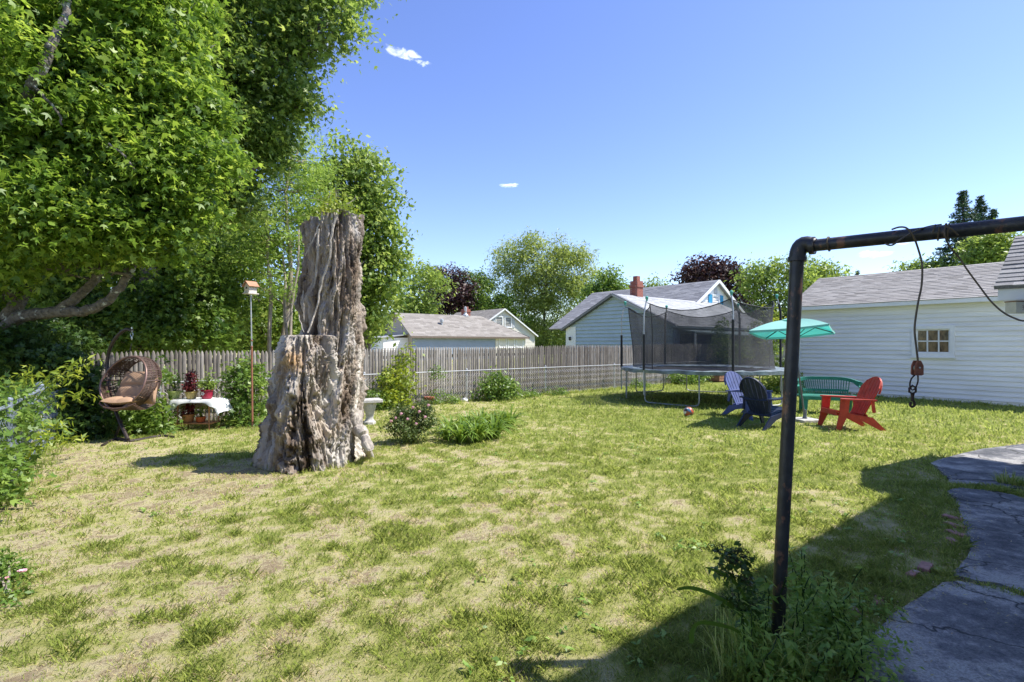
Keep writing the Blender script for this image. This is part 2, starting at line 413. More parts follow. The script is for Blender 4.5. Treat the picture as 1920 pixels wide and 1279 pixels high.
# ---------------------------------------------------------------- grass blades
def build_grass():
    allV = []; allF = []; allA = []; base = 0
    # (rmin, rmax, per m2, blade length, width)
    rings = [(1.2, 3.4, 11500, .032, .0030), (3.4, 5.5, 6800, .034, .0042), (5.5, 8.5, 3000, .037, .0064), (8.5, 13, 1150, .042, .011), (13, 22, 330, .05, .02)]
    for (r0, r1, dens, ln, wd) in rings:
        area = (r1*r1-r0*r0)*math.pi*.5
        n = int(area*dens*.62)
        th = rng.uniform(math.radians(38), math.radians(149), n); r = np.sqrt(rng.uniform(r0*r0, r1*r1, n))
        x = r*np.cos(th); y = r*np.sin(th)
        # gather into tufts
        tu = fbm(x*5.5, y*5.5, 0, 41, 2)
        D = dryness(x, y)
        keep = rng.random(n) < np.clip(1.2-D*.55, .55, 1)*np.clip((tu-.22)*2.8, .35, 1)
        keep &= ~slab_mask(x, y)
        side = (x+8.06)*.787+(y-9.32)*.617   # behind the back fence
        keep &= ~((x < 9.2) & (((x+3.5)*(-.617)+(y-12.9)*.787) > .25))
        keep &= ~(((x-9.95)*.787+(y-17.68)*.617) > -.05)
        x = x[keep]; y = y[keep]; D = D[keep]; tu = tu[keep]; n = len(x)
        straw = rng.random(n) < np.clip((D-.30)*1.15, .03, .8)
        L_ = ln*rng.uniform(.5, 1.5, n)*(1+np.clip(tu-.5, 0, .5)*2.2)*np.where(straw, .9, 1)*np.clip(1.25-D*.6, .6, 1.2)
        a = rng.uniform(0, 2*math.pi, n)
        lean = np.where(straw, rng.uniform(.9, 3.5, n), rng.uniform(.2, 1.5, n))
        ux = np.cos(a); uy = np.sin(a); hh = 1/np.sqrt(1+lean*lean); ll = lean*hh
        z = gh(x, y)-.004
        px = -uy*wd*.5; py = ux*wd*.5
        tx = x+ux*L_*ll; ty = y+uy*L_*ll; tz = z+L_*hh
        mx_ = x+ux*L_*ll*.4; my_ = y+uy*L_*ll*.4; mz = z+L_*hh*.62
        v = np.stack([np.stack([x-px, y-py, z], 1), np.stack([x+px, y+py, z], 1), np.stack([mx_+px*.8, my_+py*.8, mz], 1), np.stack([tx, ty, tz], 1), np.stack([mx_-px*.8, my_-py*.8, mz], 1)], 1)
        allV.append(v.reshape(-1, 3)); I = base+np.arange(n)[:, None]*5+np.arange(5)[None]
        allF.append(I); base += n*5
        c = np.where(straw, rng.uniform(.62, 1.0, n), rng.uniform(0, .5, n)*.75+np.clip(tu-.2, 0, 1)*.1+.05+(D*.12))
        allA.append(c)
    m = attr_mat('grass blades', [(0, (.12, .175, .035)), (.25, (.25, .33, .065)), (.5, (.41, .465, .125)), (.62, (.52, .49, .20)), (.86, (.60, .53, .32)), (1, (.26, .20, .12))], rough=.6, var=0, bump=0, trans=.48, spec=.25)
    o = np_mesh('grass', np.concatenate(allV), np.concatenate(allF), m, fattrs={'v': np.concatenate(allA)})
    tag(o, 'short patchy lawn of green blades and dry straw', 'grass', kind='stuff')
    M['grass'] = m
build_grass()

def tufts(name, spots, label, cat='grass', kind='stuff', mat=None, seed=1):
    """spots: (x, y, radius, n, length, width)"""
    g = np.random.default_rng(seed); VV = []; FF = []; AA = []; base = 0
    for (cx, cy, R, n, ln, wd) in spots:
        r = R*np.sqrt(g.random(n)); a0 = g.uniform(0, 2*math.pi, n); x = cx+r*np.cos(a0); y = cy+r*np.sin(a0)
        a = a0+g.normal(0, .8, n); ux = np.cos(a); uy = np.sin(a); L_ = ln*g.uniform(.45, 1.15, n)
        k = g.uniform(.15, .9, n)*L_; b0 = -.01
        px = -uy*wd*.5; py = ux*wd*.5
        rows = []
        for t, w in ((0, 1), (.4, .9), (.75, .6), (1, .0)):
            cx_ = x+ux*k*t*t; cy_ = y+uy*k*t*t; cz = b0+L_*(t-.25*t*t*np.minimum(1, k/L_*1.6))
            if t < 1:
                rows.append(np.stack([cx_-px*w, cy_-py*w, cz], 1)); rows.append(np.stack([cx_+px*w, cy_+py*w, cz], 1))
            else: rows.append(np.stack([cx_, cy_, cz], 1))
        v = np.stack(rows, 1)  # n,7,3
        VV.append(v.reshape(-1, 3)); I = base+np.arange(n)[:, None]*7
        FF.append((I, n)); base += 7*n; AA.append(g.uniform(0, .6, n))
    q = []; t3 = []; aq = []; at3 = []
    for (I, n), A in zip(FF, AA):
        q += [I+np.array([[0, 1, 3, 2]]), I+np.array([[2, 3, 5, 4]])]; aq += [A, A]; t3.append(I+np.array([[4, 5, 6]])); at3.append(A)
    o = np_mesh(name, np.concatenate(VV), [np.concatenate(q), np.concatenate(t3)], mat or M['grass'], fattrs={'v': np.concatenate(aq+at3)})
    return tag(o, label, cat, kind=kind)

# ---------------------------------------------------------------- leaves, crowns, trees
LEAF = {
 'maple': ([(0,0,0),(.30,.18,.02),(.5,.55,-.03),(.12,.42,.04),(0,1.0,-.06),(-.12,.42,.04),(-.5,.55,-.03),(-.30,.18,.02)], [(0,1,2,3),(0,3,4,5),(0,5,6,7)]),
 'oval': ([(0,0,0),(.26,.4,.05),(0,1,-.05),(-.26,.4,.05)], [(0,1,2,3)]),
 'long': ([(0,0,0),(.13,.45,.03),(0,1,-.08),(-.13,.45,.03)], [(0,1,2,3)]),
 'pinnate': ([(0,0,0),(.35,.25,.02),(.02,.45,0),(.38,.62,-.02),(.04,.7,0),(0,1.05,-.05),(-.04,.7,0),(-.38,.62,-.02),(-.02,.45,0),(-.35,.25,.02)], [(0,1,2,8),(8,2,3,4),(8,4,6,7),(0,8,9,9),(4,5,6,6)]),
 'needle': ([(0,0,0),(.12,.4,.0),(0,1,-.1),(-.12,.4,0)], [(0,1,2,3)]),
}
LEAF['pinnate'] = (LEAF['pinnate'][0], [(0,1,2,8),(2,3,4,8),(8,4,6,7),(0,2,8,9),(4,5,6,8)])
def leaf_cloud(P_, Nrm, size, kind, g, tone=None):
    """leaves at points P_ facing Nrm; returns verts, faces, tone per face"""
    n = len(P_); tv, tf = LEAF[kind]; tv = np.array(tv, dtype=np.float32); tf = np.array(tf)
    Nn = Nrm/np.linalg.norm(Nrm, axis=1, keepdims=True)
    ref = g.normal(size=(n, 3)); ref[:, 2] -= .7
    T = ref-Nn*(ref*Nn).sum(1, keepdims=True); T /= np.linalg.norm(T, axis=1, keepdims=True)+1e-9
    B = np.cross(T, Nn)
    s = (size*g.uniform(.45, 1.35, n))[:, None, None]
    v = P_[:, None, :]+s*(tv[None, :, 0:1]*B[:, None]+tv[None, :, 1:2]*T[:, None]+tv[None, :, 2:3]*Nn[:, None])
    k = len(tv); fc = (np.arange(n)[:, None, None]*k+tf[None]).reshape(-1, tf.shape[1])
    if tone is None: tone = g.random(n)
    return v.reshape(-1, 3), fc, np.repeat(tone, len(tf))
def crown(name, blobs, leaf, size, mat, parent=None, cover=2.2, seed=0, up=.6, shell=.55, tuft=None, clump=40, world=True, flat=.55, bright=0):
    """blobs: (centre, rx, rz) ellipsoids filled with sprays of leaves"""
    g = np.random.default_rng(seed+100); Ps = []; Ns = []; Ts = []
    la = size*size*.34
    for (c, rx, rz) in blobs:
        c = np.array(c); area = 4*math.pi*((rx*rx+2*rx*rz)/3)
        n = int(area*cover/la); n = max(n, 30 if rx > .07 else 2); nc = max(4, n//clump)
        d = g.normal(size=(nc, 3)); d /= np.linalg.norm(d, axis=1, keepdims=True)
        lump = .72+.5*vnoise(d[:, 0]*2.2+c[0], d[:, 1]*2.2+c[1], d[:, 2]*2.2+c[2], seed)
        rad = (shell+(1-shell)*g.random(nc)**.5)*lump
        cc = c+d*rad[:, None]*np.array([rx, rx, rz])
        if rx > size*3.2 and nc > 14:
            ns = 11; sd2 = g.normal(size=(ns, 3)); sd2 /= np.linalg.norm(sd2, axis=1, keepdims=True)
            sc = sd2*g.uniform(.55, 1.0, ns)[:, None]; sr = g.uniform(.22, .42, ns); si = g.integers(0, ns, nc)
            cs = sc[si]+d*sr[si][:, None]*(.5+.5*g.random(nc)[:, None]); use = g.random(nc) < .78
            cc[use] = (c+cs*np.array([rx, rx, rz]))[use]
        tone_c = np.clip(g.normal(.45, .2, nc), 0, 1)
        idx = g.integers(0, nc, n); tr = tuft or max(size*1.6, rx*.24)
        off = g.normal(size=(n, 3))*tr*np.array([1, 1, flat])
        off[:, 2] -= (off[:, 0]**2+off[:, 1]**2)/(tr*6)
        Ps.append(cc[idx]+off); Ns.append(d[idx]*.5+g.normal(size=(n, 3))*.62+np.array([0, 0, up]))
        Ts.append(np.clip(tone_c[idx]+g.normal(0, .18, n)+bright, 0, 1))
    P_ = np.concatenate(Ps); N_ = np.concatenate(Ns); T_ = np.concatenate(Ts)
    ok = P_[:, 2] > .02; P_ = P_[ok]; N_ = N_[ok]; T_ = T_[ok]
    v, f, t = leaf_cloud(P_, N_, size, leaf, g, T_)
    return np_mesh(name, v, f, mat, parent, fattrs={'v': t}, world=world)
def wiggle(a, b, n, amp, g, sag=0):
    a = Vector(a); b = Vector(b); pts = []; L_ = (b-a).length; o = [0, 0, 0]
    for i in range(n+1):
        t = i/n; w = math.sin(math.pi*t)
        if 0 < i < n: o = [q*.6+g.gauss(0, amp*L_) for q in o]
        pts.append(a.lerp(b, t)+Vector(o)*min(1, w*1.5)+Vector((0, 0, sag*w)))
    return pts
def tree(name, label, cat, base, blobs, leaf, size, mat, trunk_r=.2, bark=None, cover=2.2, seed=0, group=None, top=None, limbs=True, extra=None, **kw):
    base = Vector(base); root = empty(name, base, label, cat, group); g = random.Random(seed)
    crown('crown', blobs, leaf, size, mat, root, cover, seed, **kw)
    tb = MB(); cz = sum(b[0][2] for b in blobs)/len(blobs); cx = sum(b[0][0] for b in blobs)/len(blobs); cy = sum(b[0][1] for b in blobs)/len(blobs)
    topp = Vector(top) if top is not None else Vector((cx, cy, cz))
    tp = wiggle(base-Vector((0, 0, .1)), topp, 8, .012, g); n = len(tp)
    tb.tube(tp, [trunk_r*(1.25 if i == 0 else 1-.75*i/n) for i in range(n)], 9)
    if limbs:
        for (c, rx, rz) in blobs:
            c = Vector(c); k = min(n-1, max(1, int(n*(.25+.55*g.random()))))
            # start below the blob
            cand = [i for i in range(1, n) if tp[i].z < c.z-.1]
            s = tp[cand[-1]] if cand else tp[1]
            if (c-s).length < .2: continue
            pts = wiggle(s, c, 6, .04, g, sag=-.05*(c-s).length); r0 = trunk_r*.38
            tb.tube(pts, [r0*(1-.8*i/6) for i in range(7)], 6)
            for q in range(3):
                e = c+Vector((g.uniform(-1, 1)*rx, g.uniform(-1, 1)*rx, g.uniform(-.8, .9)*rz))*.8
                tb.tube(wiggle(pts[3+q % 3], e, 4, .05, g), [r0*.35, r0*.28, r0*.2, r0*.14, r0*.06], 4)
    if extra: extra(tb)
    tb.build('trunk', bark or M['bark'], root, smooth=True)
    return root
# ---------------------------------------------------------------- building helpers
def siding(mbx, o, along, length, z0, z1, nrm, expo=.11, lap=.014, span=None):
    """lapped clapboards: o = ground-level start, span(z) gives (a, b) along the wall"""
    o = Vector(o); along = Vector(along); nrm = Vector(nrm); z = z0
    while z < z1-1e-4:
        zt = min(z+expo, z1); a, b = span((z+zt)/2) if span else (0, length)
        if b-a > .02:
            p = [o+along*a+Z*z, o+along*b+Z*z, o+along*b+Z*zt, o+along*a+Z*zt]
            mbx.add([p[0]+nrm*lap, p[1]+nrm*lap, p[2]+nrm*.002, p[3]+nrm*.002, p[0]+nrm*.001, p[1]+nrm*.001], [(0, 1, 2, 3), (4, 5, 1, 0)])
        z = zt
def shingles(mbx, o, along, upv, length, slope, expo=.14, thick=.012, span=None, g=None, tab=.3):
    """rows of tabs, lowest row first; colour value per tab in mbx.cur"""
    o = Vector(o); along = Vector(along).normalized(); upv = Vector(upv).normalized(); n = along.cross(upv)
    if n.z < 0: n = -n
    g = g or rnd; nr = int(slope/expo+.5)
    for r in range(nr):
        s0 = r*expo; s1 = min(slope, s0+expo*1.0)
        a, b = span((s0+s1)/2) if span else (0, length)
        if b-a < .05: continue
        x = a; first = True; row = g.uniform(-.1, .1)
        while x < b-1e-3:
            w = g.uniform(.7, 1.3)*tab*(g.random()*.7+.3 if first else 1); first = False; x2 = min(b, x+w)
            th = thick*g.uniform(.6, 1.4); dz = g.uniform(0, .10)*expo
            p = [o+along*x+upv*(s0-dz), o+along*x2+upv*(s0-dz), o+along*x2+upv*s1, o+along*x+upv*s1]
            mbx.cur = min(1, max(0, .5+row+g.gauss(0, .16)))
            mbx.add([p[0]+n*th, p[1]+n*th, p[2]+n*.002, p[3]+n*.002, p[0]-n*.001, p[1]-n*.001], [(0, 1, 2, 3), (4, 5, 1, 0)])
            x = x2
def shingle_mat(name, a, b, c): return attr_mat(name, [(0, a), (.5, b), (1, c)], rough=.95, scale=60, var=.35, bump=.4, spec=.15)
M['roof_grey'] = shingle_mat('weathered grey shingles', (.26, .245, .22), (.36, .34, .31), (.46, .44, .40))
M['roof_dark'] = shingle_mat('slate grey shingles', (.19, .19, .195), (.27, .27, .275), (.37, .37, .37))
M['roof_tan'] = shingle_mat('tan brown shingles', (.21, .19, .165), (.30, .275, .24), (.40, .37, .33))
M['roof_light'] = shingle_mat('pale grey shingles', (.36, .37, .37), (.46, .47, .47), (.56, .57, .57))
M['blue_siding'] = plain('pale blue siding', (.42, .51, .56), .6, var=.08, scale=2, bump=.04)
M['shaded_siding'] = plain('shade toned blue grey siding', (.30, .36, .43), .6, var=.08, scale=2, bump=.04)  # blue grey, with the shade under the eaves painted into its tone
M['tan_siding'] = plain('cream siding', (.70, .66, .56), .6, var=.08, scale=2, bump=.04)
M['tan_gable'] = plain('tan gable siding', (.44, .38, .31), .7, var=.1, scale=2, bump=.04)
M['glass'] = plain('window glass', (.03, .035, .04), .08, var=.3, bump=.02, scale=1.5)
M['brick'] = None
def brick_mat(name, sc, c1, c2, mortar):
    m, nt, N, L, b = new_mat(name); tc = N.new('ShaderNodeTexCoord'); sx = N.new('ShaderNodeSeparateXYZ'); L.new(tc.outputs['Object'], sx.inputs[0])
    ad = N.new('ShaderNodeMath'); L.new(sx.outputs[0], ad.inputs[0]); L.new(sx.outputs[1], ad.inputs[1])
    cb = N.new('ShaderNodeCombineXYZ'); L.new(ad.outputs[0], cb.inputs[0]); L.new(sx.outputs[2], cb.inputs[1])
    bk = N.new('ShaderNodeTexBrick'); bk.inputs['Scale'].default_value = sc; bk.inputs['Color1'].default_value = (*c1, 1); bk.inputs['Color2'].default_value = (*c2, 1); bk.inputs['Mortar'].default_value = (*mortar, 1)
    bk.inputs['Mortar Size'].default_value = .02; L.new(cb.outputs[0], bk.inputs['Vector']); L.new(bk.outputs[0], b.inputs['Base Color']); b.inputs['Roughness'].default_value = .9
    return m
M['brick'] = brick_mat('red chimney brick', 4.5, (.33, .085, .05), (.24, .06, .04), (.36, .25, .2))

def window(parent, o, along, nrm, w, h, cols=1, rows=2, trim=.09, glass=None, frame=None, muntin=.022, sill=True, name='window'):
    """o = centre of the opening on the wall surface"""
    o = Vector(o); along = Vector(along); nrm = Vector(nrm)
    f = MB()
    for sg in (-1, 1):
        f.box(o+along*sg*(w/2+trim/2)+nrm*.02, (trim, .05, h), along, nrm)
        f.box(o+Z*sg*(h/2+trim/2)+nrm*.021, (w+2*trim, .052, trim), along, nrm)
    if sill: f.box(o-Z*(h/2+trim+.02)+nrm*.035, (w+2*trim+.06, .09, .04), along, nrm)
    W = f.build(name, frame or M['white_trim'], parent)
    mt = MB()
    for i in range(1, cols): mt.box(o+along*(-w/2+w*i/cols)-nrm*.012, (muntin, .03, h), along, nrm)
    for i in range(1, rows): mt.box(o+Z*(-h/2+h*i/rows)-nrm*.011, (w, .028, muntin), along, nrm)
    for sg in (-1, 1):
        mt.box(o+along*sg*(w/2-muntin*.6)-nrm*.010, (muntin*1.2, .026, h), along, nrm); mt.box(o+Z*sg*(h/2-muntin*.6)-nrm*.009, (w-muntin*2.4, .024, muntin*1.2), along, nrm)
    mt.build('sash', frame or M['white_trim'], W)
    MB().box(o-nrm*.03, (w, .008, h), along, nrm).build('pane', glass or M['glass'], W)
    return W

# ---------------------------------------------------------------- garage
def build_garage():
    n = -U; o = Vector((9.95, 17.68, 0)); Lg = 9.5; hw = 2.33+.25
    root = empty('garage', o, 'long low white clapboard garage with weathered grey shingle roof behind the green bench', 'garage')
    zw = 2.80
    w = MB(); wc = o+V*3.63+Z*1.715; ww, wh = .78, .70
    def seg(z0, z1, a, b): siding(w, o, V, Lg, z0, z1, n, .118, .016, span=lambda z: (a, b))
    x1 = 3.63-ww/2-.10; x2 = 3.63+ww/2+.10; zb = wc.z-wh/2-.10; zt = wc.z+wh/2+.10
    siding(w, o, V, Lg, .10, zw, n, .135, .030, span=lambda z: (0, x1) if zb < z < zt else (0, Lg))
    siding(w, o, V, Lg, .10, zw, n, .135, .030, span=lambda z: (x2, Lg) if zb < z < zt else (0, 0))
    # backing, far walls and gable
    for (a, b, c, d) in ((0, x1, .0, zw), (x2, Lg, .0, zw), (x1, x2, 0, zb), (x1, x2, zt, zw)):
        w.prism([o+V*a+Z*c, o+V*b+Z*c, o+V*b+Z*d, o+V*a+Z*d], U*.1)
    dd = U*(2*2.33)
    w.prism([o+dd, o+V*Lg+dd, o+V*Lg+dd+Z*zw, o+dd+Z*zw], U*-.1)
    for a in (0.0, Lg): w.prism([o+V*a, o+V*a+dd, o+V*a+dd+Z*zw, o+V*a+U*2.33+Z*(4.0), o+V*a+Z*zw], V*(.1 if a == 0 else -.1))
    w.build('wall', M['white'], root)
    t = MB(); t.box(o+n*.02+Z*1.45-V*.03, (.10, .05, 2.7), V, U); t.box(o+V*Lg/2+n*.12+Z*2.80, (Lg+.5, .24, .03), V, U)
    t.box(o+V*Lg/2+n*.25+Z*2.845, (Lg+.6, .03, .14), V, U); t.build('fascia', M['white_trim'], root)
    f = MB(); f.box(o+V*Lg/2-Z*.0+U*.03, (Lg, .04, .2), V, U); f.build('foundation', M['concrete'], root)
    e = o+n*.27-V*.3+Z*2.90; rise = 4.10-2.90; run = 2.33+.27; up = (U*run+Z*rise); sl = up.length; upn = up.normalized()
    r = MB(); r.cur = .4
    nn = V.cross(upn); nn = nn if nn.z > 0 else -nn
    r.prism([e-nn*.03, e+V*(Lg+.6)-nn*.03, e+V*(Lg+.6)+up-nn*.03, e+up-nn*.03], nn*.028)
    e2 = e+U*2*run; up2 = (-U*run+Z*rise)
    n2 = V.cross(up2.normalized()); n2 = n2 if n2.z > 0 else -n2
    r.prism([e2-n2*.03, e2+V*(Lg+.6)-n2*.03, e2+V*(Lg+.6)+up2-n2*.03, e2+up2-n2*.03], n2*.028)
    shingles(r, e, V, upn, Lg+.6, sl, .13, .013, g=random.Random(3)); shingles(r, e2, V, up2, Lg+.6, sl, .13, .013, g=random.Random(4))
    r.build('roof', M['roof_grey'], root)
    # window: curtain brown and mottled reflections painted into the colour of its panes
    gm = plain('curtain brown glass with painted reflections', (.13, .09, .045), .10, var=.9, scale=5.5, bump=.03, stretch=(2, 2, .8), col2=(.002, .003, .002))
    window(root, wc+n*.012, V, n, ww, wh, 3, 2, .10, gm, muntin=.032)
build_garage()

# ---------------------------------------------------------------- the house whose eaves shade the lawn (outside the frame but for one roof corner)
def build_house():
    c = Vector((10.36, 7.6, 0)); root = empty('house', (8.5, 5.6, 0), 'white clapboard house at the right edge, dark shingle roof corner above a deep white eave', 'house')
    L_ = 19.0; ov = .45; hw = 4.2; ze = 5.6
    wo = c+V*ov-U*.3; w = MB()           # wall corner, runs back along -U
    siding(w, wo, -U, L_-.6, .35, ze, -V, .115, .015)
    w.prism([wo+V*.004, wo+V*.004-U*(L_-.6), wo+V*.004-U*(L_-.6)+Z*ze, wo+V*.004+Z*ze], V*.12)
    gs = lambda z: (0, 2*hw-2*ov) if z < ze else ((z-ze)/.6-ov+.0, 2*hw-ov-(z-ze)/.6-ov)
    siding(w, wo, V, 0, .35, ze+(hw-ov)*.6, U, .115, .015, span=gs)
    gw = 2*(hw-ov)
    for q in (0, L_-.72): w.prism([wo-U*(q+.004), wo-U*(q+.004)+V*gw, wo-U*(q+.004)+V*gw+Z*ze, wo-U*(q+.004)+V*gw/2+Z*(ze+gw/2*.6), wo-U*(q+.004)+Z*ze], -U*.12)
    w.prism([wo+V*gw, wo+V*gw-U*(L_-.6), wo+V*gw-U*(L_-.6)+Z*ze, wo+V*gw+Z*ze], -V*.12)
    w.build('wall', M['white'], root)
    r = MB(); r.cur = .4; e = c+Z*ze; up = V*hw+Z*hw*.6
    nn = U.cross(up.normalized()); nn = nn if nn.z > 0 else -nn
    r.prism([e-nn*.05, e-U*L_-nn*.05, e-U*L_+up-nn*.05, e+up-nn*.05], nn*.045)
    e2 = c+V*2*hw+Z*ze; up2 = -V*hw+Z*hw*.6; n2 = U.cross(up2.normalized()); n2 = n2 if n2.z > 0 else -n2
    r.prism([e2-n2*.05, e2-U*L_-n2*.05, e2-U*L_+up2-n2*.05, e2+up2-n2*.05], n2*.045)
    shingles(r, e-U*L_, U, up, L_, up.length, .14, .014, g=random.Random(5)); shingles(r, e2-U*L_, U, up2, L_, up2.length, .14, .014, g=random.Random(6))
    r.build('roof', M['roof_dark'], root)
    s = MB(); s.prism([c+Z*(ze-.14), c-U*L_+Z*(ze-.14), c-U*L_+V*ov+Z*(ze-.14), c+V*ov+Z*(ze-.14)], Z*.02); s.box(c-U*L_/2-V*.015+Z*(ze-.08), (L_, .03, .16), U, V)
    s.build('eave', M['white_trim'], root)
    for q in (6.5, 10.5, 14.5): window(root, wo-U*q+Z*1.9-V*.01, -U, -V, .85, 1.3, 2, 2, .1)
    MB().box(wo-U*(L_-.6)/2+V*gw/2+Z*.17, (L_-.7, gw-.1, .36), U, V).build('foundation', M['concrete'], root)
    # low wing whose roof corner shows
    C1 = Vector((5.58, 5.93, 2.30)); Lw = 2.3; tr = 1.4; rise = .55
    g = random.Random(8); r = MB(); r.cur = .4; up = (U*tr+Z*tr*rise)
    nn = V.cross(up.normalized()); nn = nn if nn.z > 0 else -nn
    r.prism([C1-nn*.03, C1+V*Lw-nn*.03, C1+V*Lw+up-nn*.03, C1+up-nn*.03], nn*.028)
    shingles(r, C1, V, up, Lw, up.length, .125, .016, g=g, tab=.32)
    up2 = (-U*tr+Z*tr*rise); c2 = C1+U*2*tr; n2 = V.cross(up2.normalized()); n2 = n2 if n2.z > 0 else -n2
    r.prism([c2-n2*.03, c2+V*Lw-n2*.03, c2+V*Lw+up2-n2*.03, c2+up2-n2*.03], n2*.028)
    shingles(r, c2, V, up2, Lw, up.length, .125, .016, g=g)
    r.build('wing_roof', M['roof_dark'], root)
    s = MB(); s.box(C1+V*(Lw/2+.03)+U*.05-Z*.09, (Lw, .03, .13), V, U)
    s.box(C1+V*(Lw/2+.05)+U*.26-Z*.16, (Lw-.05, .42, .03), V, U); s.box(C1+V*(Lw/2+.14)+U*.30-Z*.235, (Lw-.2, .34, .12), V, U)
    # gable infill
    s.prism([C1+V*.12+U*.1-Z*.1, C1+V*.12+U*(2*tr-.1)-Z*.1, C1+V*.12+U*tr+Z*(tr*rise-.1)], V*.04)
    s.build('wing_eave', M['white_trim'], root)
    w = MB(); q = C1+V*.52+U*.42; q.z = 0
    siding(w, q, V, Lw-.7, .3, 2.2, -U, .115, .015); w.prism([q+U*.004, q+U*.004+V*(Lw-.7), q+U*.004+V*(Lw-.7)+Z*2.2, q+U*.004+Z*2.2], U*.12)
    siding(w, q+U*(2*tr-.84), -U, 2*tr-.84, .3, 2.2, -V, .115, .015)
    w.prism([q+V*.004, q+V*.004+U*(2*tr-.84), q+V*.004+U*(2*tr-.84)+Z*2.2, q+V*.004+Z*2.2], V*.1)
    w.build('wing_wall', M['white'], root)
    # cream number box hung under the eave
    bx = MB(); bc = P(1914, 577, 5.75); bx.box(bc, (.24, .12, .125), (1, .05, 0), (-.05, 1, 0))
    b = bx.build('sign_box', plain('cream enamel', (.62, .58, .45), .5, var=.12, scale=12), root)
    MB().box(bc+Z*.068, (.25, .13, .012), (1, .05, 0), (-.05, 1, 0)).build('cap', plain('rusty brown edge', (.20, .09, .04), .8, var=.4), b)
    mk = MB(); q = bc-Vector((.03, .0615, 0))
    for a, e_ in (((-.016, .02), (.012, .012)), ((.012, .012), (-.012, .0)), ((-.012, .0), (.014, -.014)), ((.014, -.014), (-.014, -.026)), ((.022, .022), (.030, -.024))):
        mk.beam(q+Vector((a[0], 0, a[1])), q+Vector((e_[0], 0, e_[1])), .004, .006, up=(0, 1, 0))
    mk.build('number_mark', plain('grey brown mark', (.22, .18, .14), .8), b)
build_house()

# ---------------------------------------------------------------- fences
F0 = Vector((-3.5, 12.9, 0))
def fpt(t, z=0): return F0+U*t+Z*z
def build_stockade():
    t0, t1 = -6.05, 30.0; back = -V*.28
    root = empty('stockade_fence', fpt(t0)+back, 'tall grey weathered stockade fence of pointed pickets along the back of the lawn', 'fence')
    mb = MB(); t = t0; g = random.Random(12); pm = MB()
    while t < t1:
        w = g.uniform(.068, .088); c = fpt(t+w/2)+back
        top = 1.47+(t-t0)*.0085+g.gauss(0, .008)+.018*math.sin(t*1.1); top = min(top, 1.70)
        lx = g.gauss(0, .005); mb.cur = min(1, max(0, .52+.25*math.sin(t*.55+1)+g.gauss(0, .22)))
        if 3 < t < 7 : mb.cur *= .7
        vs = []; k = 5; rr = w*.48
        prof = [(-1, 0), (-.72, .62), (0, 1), (.72, .62), (1, 0)]
        for (z, s, sh) in ((-.06, 1, 0), (top-.11, 1, lx), (top-.035, .62, lx), (top, .10, lx)):
            for (a, b) in prof: vs.append(c+U*(a*rr*s+sh)+V*(b*rr*.5*s)+Z*z)
            vs.append(c+U*sh-V*.002+Z*z)
        fs = []
        for i in range(3):
            for j in range(6):
                j2 = (j+1) % 6; fs.append((i*6+j, i*6+j2, (i+1)*6+j2, (i+1)*6+j))
        fs.append(tuple(range(18, 24))); mb.add(vs, fs); t += w+g.uniform(-.003, .002)
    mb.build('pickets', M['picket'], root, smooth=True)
    for z in (.35, 1.25):
        r = MB(); r.cur = .4; r.beam(fpt(t0, z)+back-V*.045, fpt(t1, z+.2)+back-V*.045, .05, .08); r.build('rail', M['picket'], root)
    t = t0+.05
    while t < t1:
        p = MB(); p.cur = .45; p.tube([fpt(t, -.1)+back-V*.10, fpt(t, 1.4+(t-t0)*.008)+back-V*.10], .055, 8); p.build('post', M['picket'], root); t += 2.44
build_stockade()
def mesh_panel(mbx, a, b, h, r=.0055, cell=.085, z0=.02):
    a = Vector(a); b = Vector(b); L_ = (b-a).length; d = (b-a)/L_; nrm = d.cross(Z); n = int(L_/cell); m = int(h/cell)
    for i in range(n+1):
        for s in (0,):
            pts = []
            for j in range(m+1):
                x = (i+(.5 if j % 2 else -.5)*1.0)*cell; x = min(L_, max(0, x))
                pts.append(a+d*x+Z*(z0+j*cell)+nrm*(r*.9*(1 if j % 2 else -1)))
            mbx.tube(pts, r, 3, cap=False)
